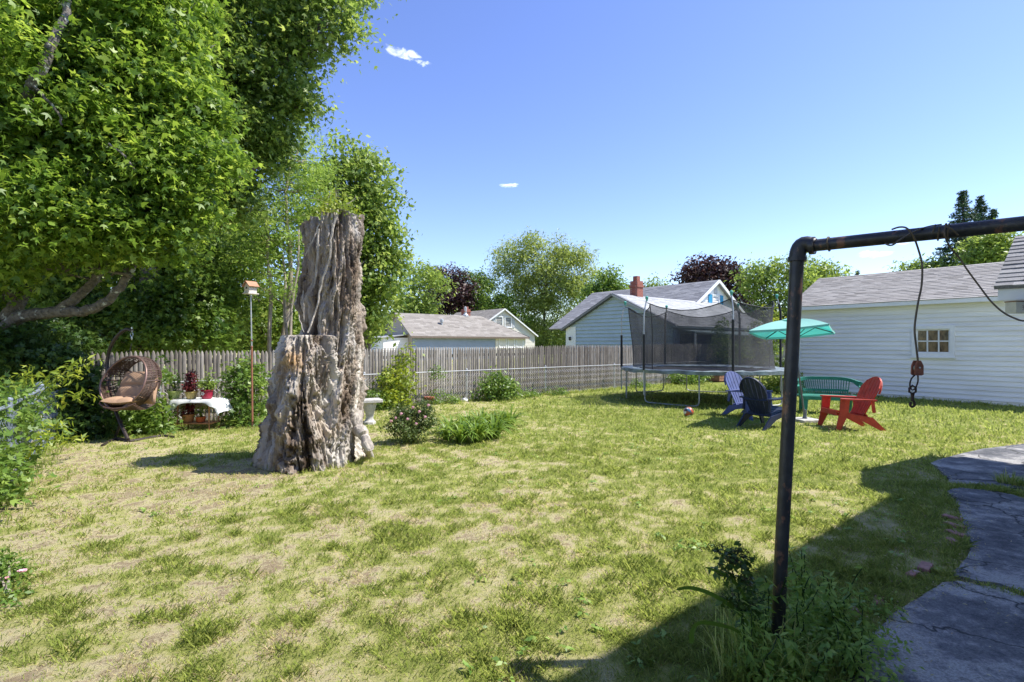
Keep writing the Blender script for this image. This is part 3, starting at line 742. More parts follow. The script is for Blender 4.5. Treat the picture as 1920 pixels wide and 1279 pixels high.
def build_chainlink():
    a, b = -5.95, 24; top = .87
    root = empty('chain_link_fence', fpt(a), 'low galvanised chain link fence standing in front of the wooden fence', 'fence')
    m = MB(); mesh_panel(m, fpt(a), fpt(12), top-.03); mesh_panel(m, fpt(12), fpt(b), top-.03, r=.0065, cell=.105); m.build('wire_mesh', M['wire'], root)
    MB().tube([fpt(a, top), fpt(b, top)], .016, 8).build('top_rail', M['galv'], root)
    g = random.Random(4)
    for px in (110, 300, 478, 684, 876, 1024, 1153, 1250):
        q = (px-960)/F; t = (q*F0.y-F0.x)/(U.x-q*U.y)
        p = MB(); p.tube([fpt(t, -.1)-V*.035, fpt(t, top+.02)-V*.035], .027, 8); p.lathe([(.033, 0), (.033, .02), (.02, .045), (0, .05)], 8, fpt(t, top+.02)-V*.035)
        p.tube([fpt(t, top-.14)-V*.035-Z*.012, fpt(t, top-.14)-V*.035+Z*.012], .034, 8)
        p.build('post', M['galv'], root, smooth=True)
    K = [Vector((-8.06, 9.32, 0)), Vector((-7.05, 7.65, 0)), Vector((-5.55, 5.65, 0)), Vector((-4.3, 3.6, 0)), Vector((-3.2, 1.6, 0))]
    root = empty('side_chain_link_fence', K[0], 'blue grey chain link side fence half buried in vines at the left edge', 'fence')
    m = MB()
    for i in range(4): mesh_panel(m, K[i], K[i+1], .93, r=.0042)
    m.build('wire_mesh', M['side_wire'], root)
    MB().tube([k+Z*.96 for k in K], .022, 8).build('top_rail', M['side_wire'], root)
    for i, k in enumerate(K):
        p = MB(); r_ = .05 if i < 2 else .03; p.tube([k-Z*.1, k+Z*(1.02 if i else 1.2)], r_, 10)
        p.lathe([(r_*1.15, 0), (r_*1.15, .02), (r_*.6, .05), (0, .06)], 10, k+Z*(1.02 if i else 1.2)); p.build('post', M['side_wire'], root, smooth=True)
build_chainlink()

# ---------------------------------------------------------------- houses beyond the fence
def roof_plane(parent, e, along, up, L_, mat, expo, tab, span=None, seed=1, name='roof', thick=.015):
    r = MB(); r.cur = .45; e = Vector(e); up = Vector(up); sl = up.length; un = up.normalized(); al = Vector(along).normalized()
    nn = al.cross(un); nn = nn if nn.z > 0 else -nn
    a0, b0 = span(0) if span else (0, L_); a1, b1 = span(sl) if span else (0, L_)
    r.prism([e+al*a0-nn*.1, e+al*b0-nn*.1, e+al*b1+up-nn*.1, e+al*a1+up-nn*.1], nn*.098)
    shingles(r, e, al, un, L_, sl, expo, thick, span=span, g=random.Random(seed), tab=tab)
    return r.build(name, mat, parent)
def gable(parent, a, along, nrm, width, z0, ze, zp, mat, expo, name='gable_wall', lap=.03):
    """gable wall with its ridge in the middle"""
    w = MB(); sp = lambda z: (0, width) if z < ze else ((z-ze)/(zp-ze)*width/2, width-(z-ze)/(zp-ze)*width/2)
    siding(w, a, along, width, z0, zp, nrm, expo, lap, span=sp); a = Vector(a); al = Vector(along); nrm = Vector(nrm)
    w.prism([a+Z*z0-nrm*.004, a+al*width+Z*z0-nrm*.004, a+al*width+Z*ze-nrm*.004, a+al*width/2+Z*zp-nrm*.004, a+Z*ze-nrm*.004], -nrm*.15)
    return w.build(name, mat, parent)
def chimney(parent, c, w, z0, z1, mat):
    m = MB(); c = Vector(c); m.box(c+Z*((z0+z1)/2), (w, w, z1-z0), U, V); o = m.build('chimney', mat, parent)
    k = MB(); k.box(c+Z*(z1-.28), (w*1.16, w*1.16, .12), U, V); k.build('band', mat, o)
    k = MB(); k.box(c+Z*(z1+.14), (w*.55, w*.55, .28), U, V); k.build('flue', mat, o)
def blue_house():
    L0 = Vector((3.22, 30.0, 0)); root = empty('blue_house', L0, 'pale blue house with grey roofs, red brick chimney and bright blue shutters behind the trampoline', 'house')
    W = 7.2; ze = 2.55; zp = 4.22
    gable(root, L0, V, -U, W, 0, ze, zp, M['blue_siding'], .2, lap=.07)
    MB().box(L0+V*.38-U*.04+Z*1.3, (.8, .06, 2.6), V, U).build('corner_panel', M['white_trim'], root)
    f = MB()
    for sg, a, b in ((1, L0-V*.25+Z*(ze-.10), L0+V*W/2+Z*(zp+.02)), (1, L0+V*(W+.25)+Z*(ze-.10), L0+V*W/2+Z*(zp+.02))): f.beam(a-U*.12, b-U*.12, .22, .14)
    f.build('rake_board', plain('dark drip edge', (.10, .11, .12), .6), root)
    rise = zp-ze; run = W/2; k = rise/run; up = (-V*(run+.3)+Z*(run+.3)*k); e = L0+V*(W+.3)-U*.25+Z*(ze-.3*k+.06); RL = 10.5
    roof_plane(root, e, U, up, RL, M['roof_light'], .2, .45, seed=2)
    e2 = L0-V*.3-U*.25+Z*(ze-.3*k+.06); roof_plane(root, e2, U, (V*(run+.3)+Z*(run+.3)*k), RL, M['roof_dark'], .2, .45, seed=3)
    w = MB(); fr = L0+V*W; siding(w, fr, U, 10, 0, ze, V, .17, .03); w.prism([fr-V*.004, fr-V*.004+U*10, fr-V*.004+U*10+Z*ze, fr-V*.004+Z*ze], -V*.15)
    w.prism([L0+V*.01, L0+V*.01+U*10, L0+V*.01+U*10+Z*ze, L0+V*.01+Z*ze], V*.15); w.build('wall', M['shaded_siding'], root)
    # low carport roof with its painted recess shade in front of the long wall
    c = MB(); pz = 2.28; c.prism([fr+U*.4+V*.05+Z*pz, fr+U*8.6+V*.05+Z*(pz-.02), fr+U*8.6+V*2.6+Z*(pz-.5), fr+U*.4+V*.9+Z*(pz-.12)], Z*.06)
    c.build('carport_roof', plain('green grey awning', (.20, .27, .27), .7), root)
    c = MB(); c.box(fr+U*2.6+V*.06+Z*1.05, (4.2, .03, 2.1), U, V); c.build('recess_shade_panel', plain('painted recess shade', (.012, .018, .024), .9), root)  # near-black panel on the wall, painted for the shade inside a recess
    for t in (.5, 4.6, 8.4): MB().tube([fr+U*t+V*.85, fr+U*t+V*.85+Z*(pz-.15)], .05, 8).build('carport_post', M['white_trim'], root)
    # main house: gable facing us across the low ridge
    A = L0+V*W/2; t0 = 5.35; Wm = 9.0; zm = 2.86; zpm = 5.68
    a = A+U*t0; gable(root, a, U, V, Wm, 0, zm, zpm, M['white'], .16, 'main_gable')
    k2 = (zpm-zm)/(Wm/2); s = Wm/2+.3; Lm = 11
    roof_plane(root, a-U*.3+V*.25+Z*(zm-.3*k2+.08)-V*Lm, V, (U*s+Z*s*k2), Lm, M['roof_dark'], .2, .45, seed=5)
    roof_plane(root, a+U*(Wm+.3)+V*.25+Z*(zm-.3*k2+.08)-V*Lm, V, (-U*s+Z*s*k2), Lm, M['roof_dark'], .2, .45, seed=6)
    rb = MB(); rb.beam(a-U*.3+V*.3+Z*(zm-.3*k2), a+U*Wm/2+V*.3+Z*zpm, .05, .18); rb.beam(a+U*(Wm+.3)+V*.3+Z*(zm-.3*k2), a+U*Wm/2+V*.3+Z*zpm, .05, .18); rb.build('rake_trim', M['white_trim'], root)
    wc = a+U*(Wm/2)+Z*4.32; W_ = window(root, wc+V*.035, U, V, .75, .85, 1, 2, .06, glass=plain('grey glass', (.16, .17, .19), .2))
    bl = plain('bright blue shutter paint', (.03, .28, .50), .5, var=.1)
    for sg in (-1, 1): MB().box(wc+U*sg*.68+V*.05, (.36, .05, .95), U, V).build('shutter', bl, root)
    MB().box(wc+Z*.80+V*.04, (.3, .05, .5), U, V).build('gable_vent', plain('grey louvre', (.45, .46, .47), .6), root)
    # small white dormer roof low on the right
    chimney(root, A+U*1.96-V*.1, .5, 3.6, 5.10, M['brick'])
    lp = MB(); q = L0+V*.35-U*.12+Z*2.0; lp.box(q, (.12, .12, .03), V, U); lp.lathe([(.03, -.18), (.07, -.12), (.07, 0), (.03, .03)], 8, q); lp.beam(q+U*.0+Z*.02, q+U*.12+Z*.02, .02, .02); lp.build('wall_lamp', plain('dark lamp metal', (.05, .05, .05), .5), root)
blue_house()
def tan_house():
    E = Vector((-9.64, 49.5, 0)); root = empty('tan_house', E, 'low house with tan hipped roof, red chimney and cream rear gable beyond the fence', 'house')
    ze = 2.45; zp = 4.66; W = 6.6; Lf = 14.2
    gable(root, E-V*W, V, -U, W, 0, ze, zp, M['tan_gable'], .2)
    w = MB(); siding(w, E, U, 9.9, 0, ze, V, .2, .03); w.prism([E-V*.004, E-V*.004+U*Lf, E-V*.004+U*Lf+Z*ze, E-V*.004+Z*ze], -V*.15); w.build('wall', M['shaded_siding'], root)
    w = MB(); w.box(E+U*12.05+V*.02+Z*1.2, (4.2, .06, 2.4), U, V); w.build('porch_wall', M['tan_siding'], root)
    for t in (10.9, 12.1, 13.3): window(root, E+U*t+V*.07+Z*1.75, U, V, .85, 1.0, 1, 1, .08, glass=plain('dim porch glass', (.11, .11, .11), .2))
    k = (zp-ze)/(W/2); s = W/2+.35; up = -V*s+Z*s*k; sl = up.length
    sp = lambda q: (0, Lf+.6-q/sl*4.2)
    roof_plane(root, E+V*.35-U*.3+Z*(ze-.35*k+.1), U, up, Lf+.6, M['roof_tan'], .28, .6, span=sp, seed=7)
    roof_plane(root, E-V*(W+.35)-U*.3+Z*(ze-.35*k+.1), U, V*s+Z*s*k, Lf+.6, M['roof_tan'], .28, .6, span=sp, seed=8)
    h = MB(); h.cur = .5; a = E+V*.35+U*(Lf+.3)+Z*(ze-.35*k+.1); b = E-V*(W+.35)+U*(Lf+.3)+Z*(ze-.35*k+.1); t = E-V*W/2+U*(Lf-3.9)+Z*zp
    h.prism([a, b, t], Z*.08); h.build('hip', M['roof_tan'], root)
    f = MB(); f.beam(E+V*.37-U*.3+Z*(ze-.18), E+V*.37+U*(Lf+.3)+Z*(ze-.18), .05, .2); f.build('gutter', plain('brown gutter', (.17, .13, .10), .6), root)
    v = MB(); c = E+U*4.2-V*1.6+Z*3.3; v.lathe([(.22, -.1), (.22, .12), (.12, .18), (.12, .55), (.2, .58), (.2, .85), (.0, .95)], 10, c); v.build('roof_vent', M['galv'], root)
    v = MB(); c = E+U*8.3-V*3.4+Z*4.3; v.lathe([(.35, -.2), (.35, .5), (.15, .7), (.15, 1.4), (0, 1.5)], 10, c); v.build('roof_vent', M['galv'], root)
    chimney(root, Vector((-5.2, 57.7, 0)), .75, 3.5, 5.5, M['brick'])
    # lean-to on the left
    s0 = E-V*.9-U*2.6; l = MB(); siding(l, s0-V*5.6, V, 5.6, 0, 2.1, -U, .2, .03); l.prism([s0+U*.01, s0-V*5.6+U*.01, s0-V*5.6+U*.01+Z*2.1, s0+U*.01+Z*2.1], U*.1)
    siding(l, s0, U, 2.6, 0, 2.2, V, .2, .03); l.build('lean_to_wall', M['white'], root)
    l = MB(); l.prism([s0+V*.2-U*.3+Z*2.12, s0-V*5.8-U*.3+Z*2.12, s0-V*5.8+U*2.7+Z*2.5, s0+V*.2+U*2.7+Z*2.5], Z*.1); l.build('lean_to_roof', M['roof_light'], root)
    window(root, s0-V*1.9-U*.04+Z*1.5, V, -U, .9, .8, 1, 1, .08, glass=plain('grey pane', (.25, .26, .28), .2))
    # rear cross gable
    Ap = Vector((-1.13, 68.0, 0)); hw = 5.45; zE = 2.84; zP = 6.2; a = Ap-U*hw
    gable(root, a, U, V, 2*hw, 0, zE, zP, M['tan_siding'], .2, 'rear_gable')
    k2 = (zP-zE)/hw; s2 = hw+.35; Lm = 12
    roof_plane(root, a-U*.35+V*.3-V*Lm+Z*(zE-.35*k2+.1), V, U*s2+Z*s2*k2, Lm, M['roof_tan'], .28, .6, seed=10)
    roof_plane(root, a+U*(2*hw+.35)+V*.3-V*Lm+Z*(zE-.35*k2+.1), V, -U*s2+Z*s2*k2, Lm, M['roof_tan'], .28, .6, seed=11)
    rb = MB(); rb.beam(a-U*.35+V*.34+Z*(zE-.35*k2), Ap+V*.34+Z*zP, .05, .18); rb.beam(a+U*(2*hw+.35)+V*.34+Z*(zE-.35*k2), Ap+V*.34+Z*zP, .05, .18); rb.build('rake_trim', M['white_trim'], root)
    for dx in (-.75, .75): window(root, Ap+U*dx+V*.05+Z*4.5, U, V, 1.0, 1.25, 1, 2, .12, glass=plain('dark gable glass', (.09, .10, .12), .2))
    sh = plain('pale grey shutter', (.48, .50, .52), .6)
    for dx in (-1.65, 1.65): MB().box(Ap+U*dx+V*.06+Z*4.5, (.38, .05, 1.45), U, V).build('shutter', sh, root)
tan_house()
# ---------------------------------------------------------------- the old stump
def interp(z, tab):
    a = np.array(tab); return [np.interp(z, a[:, 0], a[:, i]) for i in range(1, a.shape[1])]
def stump_body(name, tab, root, mat, nth, nz, ztop, seed, groove, knobs, knob_amp, fine, twist, lumpy, topfn=None, flatcut=False, roots=None):
    zb = -.08; t = np.linspace(0, 1, nz); th = np.linspace(0, 2*math.pi, nth, endpoint=False)
    T, TH = np.meshgrid(t, th, indexing='ij')
    zt = ztop+(topfn(TH) if topfn else 0)
    Zz = zb+T*(zt-zb)
    cx, cy, rx, ry = interp(Zz, tab)
    th2 = TH+twist*Zz
    c, s = np.cos(th2), np.sin(th2)
    w = np.clip(Zz/.9, 0, 1)
    # long buttress folds
    wx = (fbm(c*3, s*3, Zz*2.2, seed+40, 3)-.5)*lumpy
    c, s = c+wx*.35, s-wx*.3
    f1 = fbm(c*1.9+5, s*1.9, Zz*.45*lumpy, seed, 3); f2 = fbm(c*5.0, s*5.0+3, Zz*1.1*lumpy, seed+3, 3); f3 = fbm(c*15, s*15, Zz*2.6*lumpy, seed+5, 3)
    ridge = 1-np.abs(f2*2-1); ridge3 = 1-np.abs(f3*2-1)
    r6 = 1-np.abs(fbm(c*34, s*34, Zz*5*lumpy, seed+15, 2)*2-1)
    d = (f1-.5)*.32+(ridge**2-.6)*groove*1.7+(ridge3**2-.6)*groove*.75+(r6**2-.6)*groove*.32
    # lumpy burls
    if roots is not None: d = d+roots(TH, Zz)
    g = random.Random(seed)
    kn = np.zeros_like(Zz); hole = np.zeros_like(Zz)
    for i in range(knobs):
        tk = g.uniform(0, 2*math.pi); zk = g.uniform(0, 1)**1.1*(ztop-.1); sk = g.uniform(.035, .10); R = .5
        dth = (TH-tk+math.pi) % (2*math.pi)-math.pi; q = (dth*R/sk)**2+((Zz-zk)/(sk*g.uniform(.8, 2.2)))**2
        a = g.uniform(.4, 1)*knob_amp
        kn += a*np.exp(-q)
        if g.random() < .45: hole += a*1.5*np.exp(-q*9)
    d = d+kn-hole
    cell = fbm(c*22+9, s*22, Zz*9, seed+8, 3); pit = np.clip(.47-cell, 0, 1)*1.0
    patch = np.clip((fbm(c*2.2, s*2.2, Zz*1.6, seed+12, 2)-.45)*6, 0, 1)
    d = d-pit*.30*patch*np.clip(1.6-Zz*.35, .3, 1)
    d = d+(fbm(c*48, s*48, Zz*24, seed+9, 2)-.5)*fine*2.2
    if flatcut: d = d*np.clip((ztop-Zz)/.05+.75, 0, 1)
    X = cx+(rx+d)*np.cos(TH); Y = cy+(ry+d)*np.sin(TH)
    tone = np.clip(.5+(fbm(c*3, s*3, Zz*1.2, seed+20, 4)-.5)*1.7+(ridge-.75)*.25-hole*3-patch*pit*.7, 0, 1)  # holes and pits darker, ridges lighter: hollow shade painted into the tone
    V_ = np.stack([X, Y, Zz], 2).reshape(-1, 3); I = np.arange(nz*nth).reshape(nz, nth); J = np.roll(I, -1, axis=1)
    Fq = np.stack([I[:-1].ravel(), J[:-1].ravel(), J[1:].ravel(), I[1:].ravel()], 1)
    pale = np.clip(np.exp(-((((TH+.12+math.pi) % (2*math.pi))-math.pi)/.17)**2)*np.clip((1.62-Zz)*5, 0, 1), 0, 1) if roots is not None else np.zeros_like(Zz)
    och = np.exp(-((((TH-4.75+math.pi) % (2*math.pi))-math.pi)/.28)**2-((Zz-1.42)/.16)**2)*(1 if flatcut else 0)
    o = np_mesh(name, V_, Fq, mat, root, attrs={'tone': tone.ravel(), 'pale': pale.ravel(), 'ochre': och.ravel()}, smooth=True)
    top = V_.reshape(nz, nth, 3)[-1]
    return o, top
def stump_mat():
    m, nt, N, L, b = new_mat('silver weathered wood'); tc = N.new('ShaderNodeTexCoord')
    def at(n): a = N.new('ShaderNodeAttribute'); a.attribute_name = n; return a.outputs['Fac']
    mp = N.new('ShaderNodeMapping'); mp.inputs['Scale'].default_value = (1, 1, .16); L.new(tc.outputs['Object'], mp.inputs[0])
    n1 = N.new('ShaderNodeTexNoise'); n1.inputs['Scale'].default_value = 38; n1.inputs['Detail'].default_value = 8; n1.inputs['Roughness'].default_value = .7; L.new(mp.outputs[0], n1.inputs['Vector'])
    n2 = N.new('ShaderNodeTexNoise'); n2.inputs['Scale'].default_value = 3.5; n2.inputs['Detail'].default_value = 5; L.new(tc.outputs['Object'], n2.inputs['Vector'])
    ad = N.new('ShaderNodeMath'); ad.operation = 'MULTIPLY_ADD'; L.new(n1.outputs[0], ad.inputs[0]); ad.inputs[1].default_value = .8
    sb = N.new('ShaderNodeMath'); sb.operation = 'SUBTRACT'; L.new(at('tone'), sb.inputs[0]); sb.inputs[1].default_value = .38; L.new(sb.outputs[0], ad.inputs[2])
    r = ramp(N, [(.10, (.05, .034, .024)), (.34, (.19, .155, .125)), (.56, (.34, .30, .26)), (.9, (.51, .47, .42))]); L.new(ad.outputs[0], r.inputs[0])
    r2 = ramp(N, [(.4, (1.0, .93, .84)), (.6, (.98, 1.0, 1.0))]); L.new(n2.outputs[0], r2.inputs[0])
    mx = N.new('ShaderNodeMix'); mx.data_type = 'RGBA'; mx.blend_type = 'MULTIPLY'; mx.inputs['Factor'].default_value = 1; L.new(r.outputs[0], mx.inputs['A']); L.new(r2.outputs[0], mx.inputs['B'])
    m2 = N.new('ShaderNodeMix'); m2.data_type = 'RGBA'; L.new(at('pale'), m2.inputs['Factor']); L.new(mx.outputs['Result'], m2.inputs['A']); m2.inputs['B'].default_value = (.66, .61, .53, 1)
    m3 = N.new('ShaderNodeMix'); m3.data_type = 'RGBA'; L.new(at('ochre'), m3.inputs['Factor']); L.new(m2.outputs['Result'], m3.inputs['A']); m3.inputs['B'].default_value = (.52, .33, .17, 1)
    L.new(m3.outputs['Result'], b.inputs['Base Color']); b.inputs['Roughness'].default_value = .9; b.inputs['Specular IOR Level'].default_value = .15
    bp = N.new('ShaderNodeBump'); bp.inputs['Strength'].default_value = .9; bp.inputs['Distance'].default_value = .016; L.new(n1.outputs[0], bp.inputs['Height']); L.new(bp.outputs[0], b.inputs['Normal'])
    return m
M['stump'] = stump_mat()
M['stump_root'] = plain('pale weathered root', (.40, .355, .30), .9, var=.6, scale=16, bump=.9, bscale=30, stretch=(1, 1, .4), bd=.03)
def build_stump():
    root = empty('tree_stump', (-2.72, 7.2, 0), 'tall gnarled dead tree stump with silvery burled wood, cut off high above the lawn', 'tree stump')
    # z: cx, cy, rx, ry
    tabA = [(-.1, -2.68, 7.28, .54, .52), (.1, -2.67, 7.28, .49, .50), (.47, -2.66, 7.3, .45, .47), (.85, -2.63, 7.32, .44, .45), (1.53, -2.60, 7.36, .445, .43), (1.79, -2.58, 7.38, .40, .40), (2.28, -2.59, 7.38, .39, .39), (2.58, -2.56, 7.38, .345, .37), (2.9, -2.56, 7.38, .335, .36), (3.35, -2.57, 7.38, .35, .36), (3.7, -2.57, 7.38, .35, .36)]
    def buttress(TH, Zz):
        r = 0
        for (t, a, wd) in ((.0, .07, .30), (3.3, .07, .35), (4.0, .10, .3), (5.3, .10, .3), (4.7, .06, .25)):
            d = (TH-t+math.pi) % (2*math.pi)-math.pi; r = r+a*np.exp(-(d/wd)**2)*np.exp(-np.clip(Zz, 0, 9)/.32)
        # the big burl on the left at head height
        d = (TH-3.25+math.pi) % (2*math.pi)-math.pi; r = r+.09*np.exp(-(d/.55)**2-((Zz-2.22)/.17)**2)
        d = (TH-4.3+math.pi) % (2*math.pi)-math.pi; r = r+.05*np.exp(-(d/.3)**2-((Zz-2.95)/.12)**2)
        return r
    def topf(TH):
        # left shoulder lower, a split chimney near the middle
        x = np.cos(TH); return np.where(x < -.15, -.13, 0)+.02*np.sign(np.sin(TH*5))+(fbm(np.cos(TH)*9, np.sin(TH)*9, 0, 5, 2)-.5)*.09
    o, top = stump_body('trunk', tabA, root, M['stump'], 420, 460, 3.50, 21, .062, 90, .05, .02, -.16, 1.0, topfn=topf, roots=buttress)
    def cap(top, dz, name, jag=.02):
        c = top.mean(0); n = len(top); rings = [top]; 
        for k, s in enumerate((.93, .7, .4, .12)):
            q = c+(top-c)*s; q = q.copy(); q[:, 2] = top[:, 2]*s+c[2]*(1-s)-dz*(1-s**3)+(vnoise(q[:, 0]*18, q[:, 1]*18, 0, 3)-.5)*jag; rings.append(q)
        V_ = np.concatenate(rings); fs = []
        I = np.arange(n); J = np.roll(I, -1)
        for k in range(4): fs.append(np.stack([k*n+I, k*n+J, (k+1)*n+J, (k+1)*n+I], 1))
        np_mesh(name, V_, np.concatenate(fs), M['cut'], root, smooth=True)
    M['cut'] = plain('grey cut wood', (.42, .39, .35), .9, var=.4, scale=18, bump=.5)
    cap(top, .25, 'broken_top', .08)
    tabB = [(-.1, -2.83, 6.98, .50, .40), (.1, -2.83, 6.98, .45, .37), (.47, -2.84, 6.99, .38, .36), (.85, -2.85, 7.0, .335, .35), (1.23, -2.84, 7.01, .33, .34), (1.5, -2.83, 7.03, .30, .33), (1.75, -2.81, 7.04, .27, .29), (2, -2.81, 7.04, .27, .29)]
    def but2(TH, Zz):
        r = 0
        for (t, a, wd) in ((3.25, .10, .25), (4.1, .06, .2), (4.75, .10, .22), (5.5, .06, .25)):
            d = (TH-t+math.pi) % (2*math.pi)-math.pi; r = r+a*np.exp(-(d/wd)**2)*np.exp(-np.clip(Zz, 0, 9)/.30)
        return r
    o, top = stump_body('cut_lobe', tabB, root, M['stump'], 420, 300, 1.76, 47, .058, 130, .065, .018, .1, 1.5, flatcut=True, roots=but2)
    cap(top, .0, 'saw_cut', .01)
    # surface roots, hanging dead vines and a split chunk
    r = MB(); g = random.Random(2)
    pts = [P(661, 770, 7.25), P(672, 800, 7.15), P(684, 818, 7.05), P(691, 838, 6.95), G(694, 858)]
    for p in pts: pass
    q = []
    for i in range(len(pts)-1):
        for j in range(4): q.append(pts[i].lerp(pts[i+1], j/4)+Vector((g.gauss(0, .012), g.gauss(0, .012), g.gauss(0, .01))))
    q.append(pts[-1]); r.tube(q, [.105-.06*(i/len(q))+.012*math.sin(i*1.3) for i in range(len(q))], 12); r.build('root', M['stump_root'], root, smooth=True)
    v = MB()
    def hang(pxs, d, rad):
        pts = [P(x, y, d+dd) for (x, y, dd) in pxs]; qq = []
        for i in range(len(pts)-1):
            for j in range(4): qq.append(pts[i].lerp(pts[i+1], j/4)+Vector((g.gauss(0, .006), 0, g.gauss(0, .004))))
        qq.append(pts[-1]); v.tube(qq, [rad*(1-.3*i/len(qq)) for i in range(len(qq))], 7)
    hang([(633, 404, .0), (622, 440, -.03), (619, 480, -.03), (606, 520, -.02), (598, 560, -.03), (590, 590, -.06), (577, 624, -.18)], 6.96, .015)
    hang([(600, 420, .06), (586, 450, .02), (572, 480, .04)], 6.93, .010)
    hang([(597, 430, .0), (594, 500, .0), (588, 540, .0)], 6.93, .016)
    hang([(559, 590, -.05), (564, 606, -.1), (570, 623, -.2)], 6.95, .006)
    hang([(568, 545, -.02), (570, 600, -.06)], 6.95, .005)
    v.build('dead_vine', M['stump_root'], root, smooth=True)
    pc = MB(); pc.tube([P(614, 396, 7.2), P(626, 393, 7.2)], .03, 8); pc.tube([P(627, 420, 7.08), P(628, 392, 7.1)], [.055, .05], 9); pc.build('stub', M['cut'], root, smooth=True)
build_stump()
# green shoots on top
g_ = random.Random(5); rt = empty('vine_sprig', P(628, 400, 7.25), 'wispy green shoots growing out of the top of the dead stump', 'plant')
s_ = MB(); tips = []
for i in range(16):
    a = P(g_.uniform(605, 650), 400, 7.25+g_.uniform(-.1, .2)); e = a+Vector((g_.uniform(-.35, .35), g_.uniform(-.2, .2), g_.uniform(.04, .42)))
    w_ = wiggle(a, e, 5, .06, g_, sag=.05); s_.tube(w_, [.005, .004, .004, .003, .002, .001], 4); tips += w_[2:]
s_.build('stems', M['bark_tan'], rt)
crown('leaves', [(P(618, 388, 7.2), .22, .10), (P(640, 380, 7.3), .24, .16), (P(632, 390, 7.3), .3, .08)], 'oval', .055, M['vine_yellow'], rt, cover=.55, seed=3)

# ---------------------------------------------------------------- big trees
def bl(px, py, d, r, rz=None): return (P(px, py, d), r, rz or r*.8)
def build_trees():
    # near maple
    B = [bl(40,50,8.4,1.1), bl(150,30,8.6,1.1), bl(265,50,9.0,1.0), bl(335,40,9.4,.8), bl(30,170,8.0,1.0), bl(130,150,8.2,1.05), bl(240,160,8.8,1.0), bl(318,130,9.2,.75), bl(300,215,9.0,.85), bl(372,235,9.2,.62,.5), bl(20,290,8.0,.9), bl(110,270,8.2,.95),
         bl(210,275,8.6,.95), bl(290,300,8.8,.85), bl(372,305,9.0,.62), bl(398,285,9.1,.42,.36), bl(60,380,8.0,.9), bl(150,385,8.3,.9), bl(230,400,8.6,.85), bl(300,390,8.9,.8), bl(356,378,9.0,.55), bl(20,440,8.2,.75), bl(90,430,8.2,.65), bl(170,440,8.6,.55,.4), bl(240,450,8.7,.5,.35), bl(290,448,8.8,.45,.35),
         bl(322,440,8.9,.42,.32), bl(10,490,8.8,.4,.28), bl(-90,100,8,1.6), bl(-100,300,8,1.5), bl(-80,450,8.5,1.2), bl(60,-120,9,1.5), bl(230,-130,9.5,1.4), bl(-120,-100,9,1.8)]
    def limbs(tb):
        g = random.Random(3)
        def L_(pts, r0, r1, n=10):
            q = []
            for i in range(len(pts)-1):
                for j in range(4): q.append(pts[i].lerp(pts[i+1], j/4)+Vector((g.gauss(0, .008), g.gauss(0, .008), g.gauss(0, .008))))
            q.append(pts[-1]); tb.tube(q, [r0+(r1-r0)*(i/len(q)) for i in range(len(q))], n)
        D = 9.2
        L_([P(8,615,D), P(35,594,D-.1), P(70,588,D-.2), P(110,585,D-.3), P(150,584,D-.35), P(180,578,D-.4), P(205,562,D-.4), P(226,540,D-.4), P(242,514,D-.4), P(262,470,D-.3)], .115, .05)
        L_([P(110,583,D-.3), P(128,570,D-.3), P(152,552,D-.3), P(176,528,D-.3), P(192,500,D-.3), P(205,455,D-.2)], .09, .05)
        L_([P(12,600,D), P(45,550,D), P(60,505,D), P(70,440,D), P(90,350,D)], .13, .07)
        L_([P(0,560,D+.4), P(16,540,D+.4), P(30,500,D+.4)], .10, .08)
        L_([P(118,494,D-.5), P(160,500,D-.5), P(205,508,D-.5), P(247,516,D-.55)], .022, .03, 7)
        L_([P(58,160,7.6), P(84,118,7.6), P(100,75,7.7), P(124,25,7.9), P(128,-30,8)], .07, .05)
        L_([P(60,158,7.6), P(85,185,7.6), P(110,210,7.6), P(116,235,7.6)], .025, .012, 7)
        L_([P(58,158,7.6), P(30,260,8), P(40,400,8.6), P(20,560,9.1)], .07, .12)
        L_([P(205,270,7.9), P(230,290,7.9), P(252,318,7.9)], .018, .014, 6)
        L_([P(425,345,12), P(455,330,12), P(488,312,12)], .04, .03, 7)
    tree('maple_tree', 'big bright leafy maple overhanging the left edge, low mossy limbs sweeping right', 'tree', (-9.75, 9.35, 0), B, 'maple', .125, M['maple'], trunk_r=.24, cover=1.75, seed=1, top=P(-60, 250, 9.4), extra=limbs, tuft=.20, clump=30, group='broad trees along the left side', bright=.02)
    # second maple behind, reaching over the top of the picture
    B = [bl(400,30,12.5,1.2), bl(475,45,12.8,1.1), bl(540,50,13,.85), bl(590,20,13,.55,.45), bl(640,25,12.6,.5,.45), bl(625,60,12.6,.36,.3), bl(560,95,13,.55), bl(390,140,12.6,1.2), bl(460,145,12.8,1.0), bl(522,150,13,.75), bl(560,185,13,.45,.36), bl(578,200,13,.28,.22), bl(400,225,12.8,1.1), bl(465,232,12.9,.9), bl(515,225,13,.55),
         bl(520,262,13,.33,.28), bl(430,300,13,.9), bl(482,300,13,.6), bl(395,365,13,.9), bl(440,375,13,.55), bl(470,395,13,.35,.25), bl(330,60,13.5,1.4), bl(240,100,14,1.6), bl(120,120,14.5,1.8), bl(20,120,14.5,1.8), bl(320,220,13.6,1.4), bl(200,260,14.5,1.6), bl(70,280,14.5,1.8), bl(330,350,13.6,1.2), bl(220,390,14.5,1.4), bl(90,420,14.5,1.5), bl(500,-80,13,1.5), bl(620,-60,13,1.0), bl(380,-100,13,1.6)]
    tree('maple_tree', 'dark tall maple behind the bright one, its crown meeting the sky above the stump', 'tree', (-10.5, 14.2, 0), B, 'maple', .14, M['maple_far'], trunk_r=.32, cover=1.75, seed=2, top=P(330, 150, 13.6), tuft=.27, clump=30, group='broad trees along the left side')
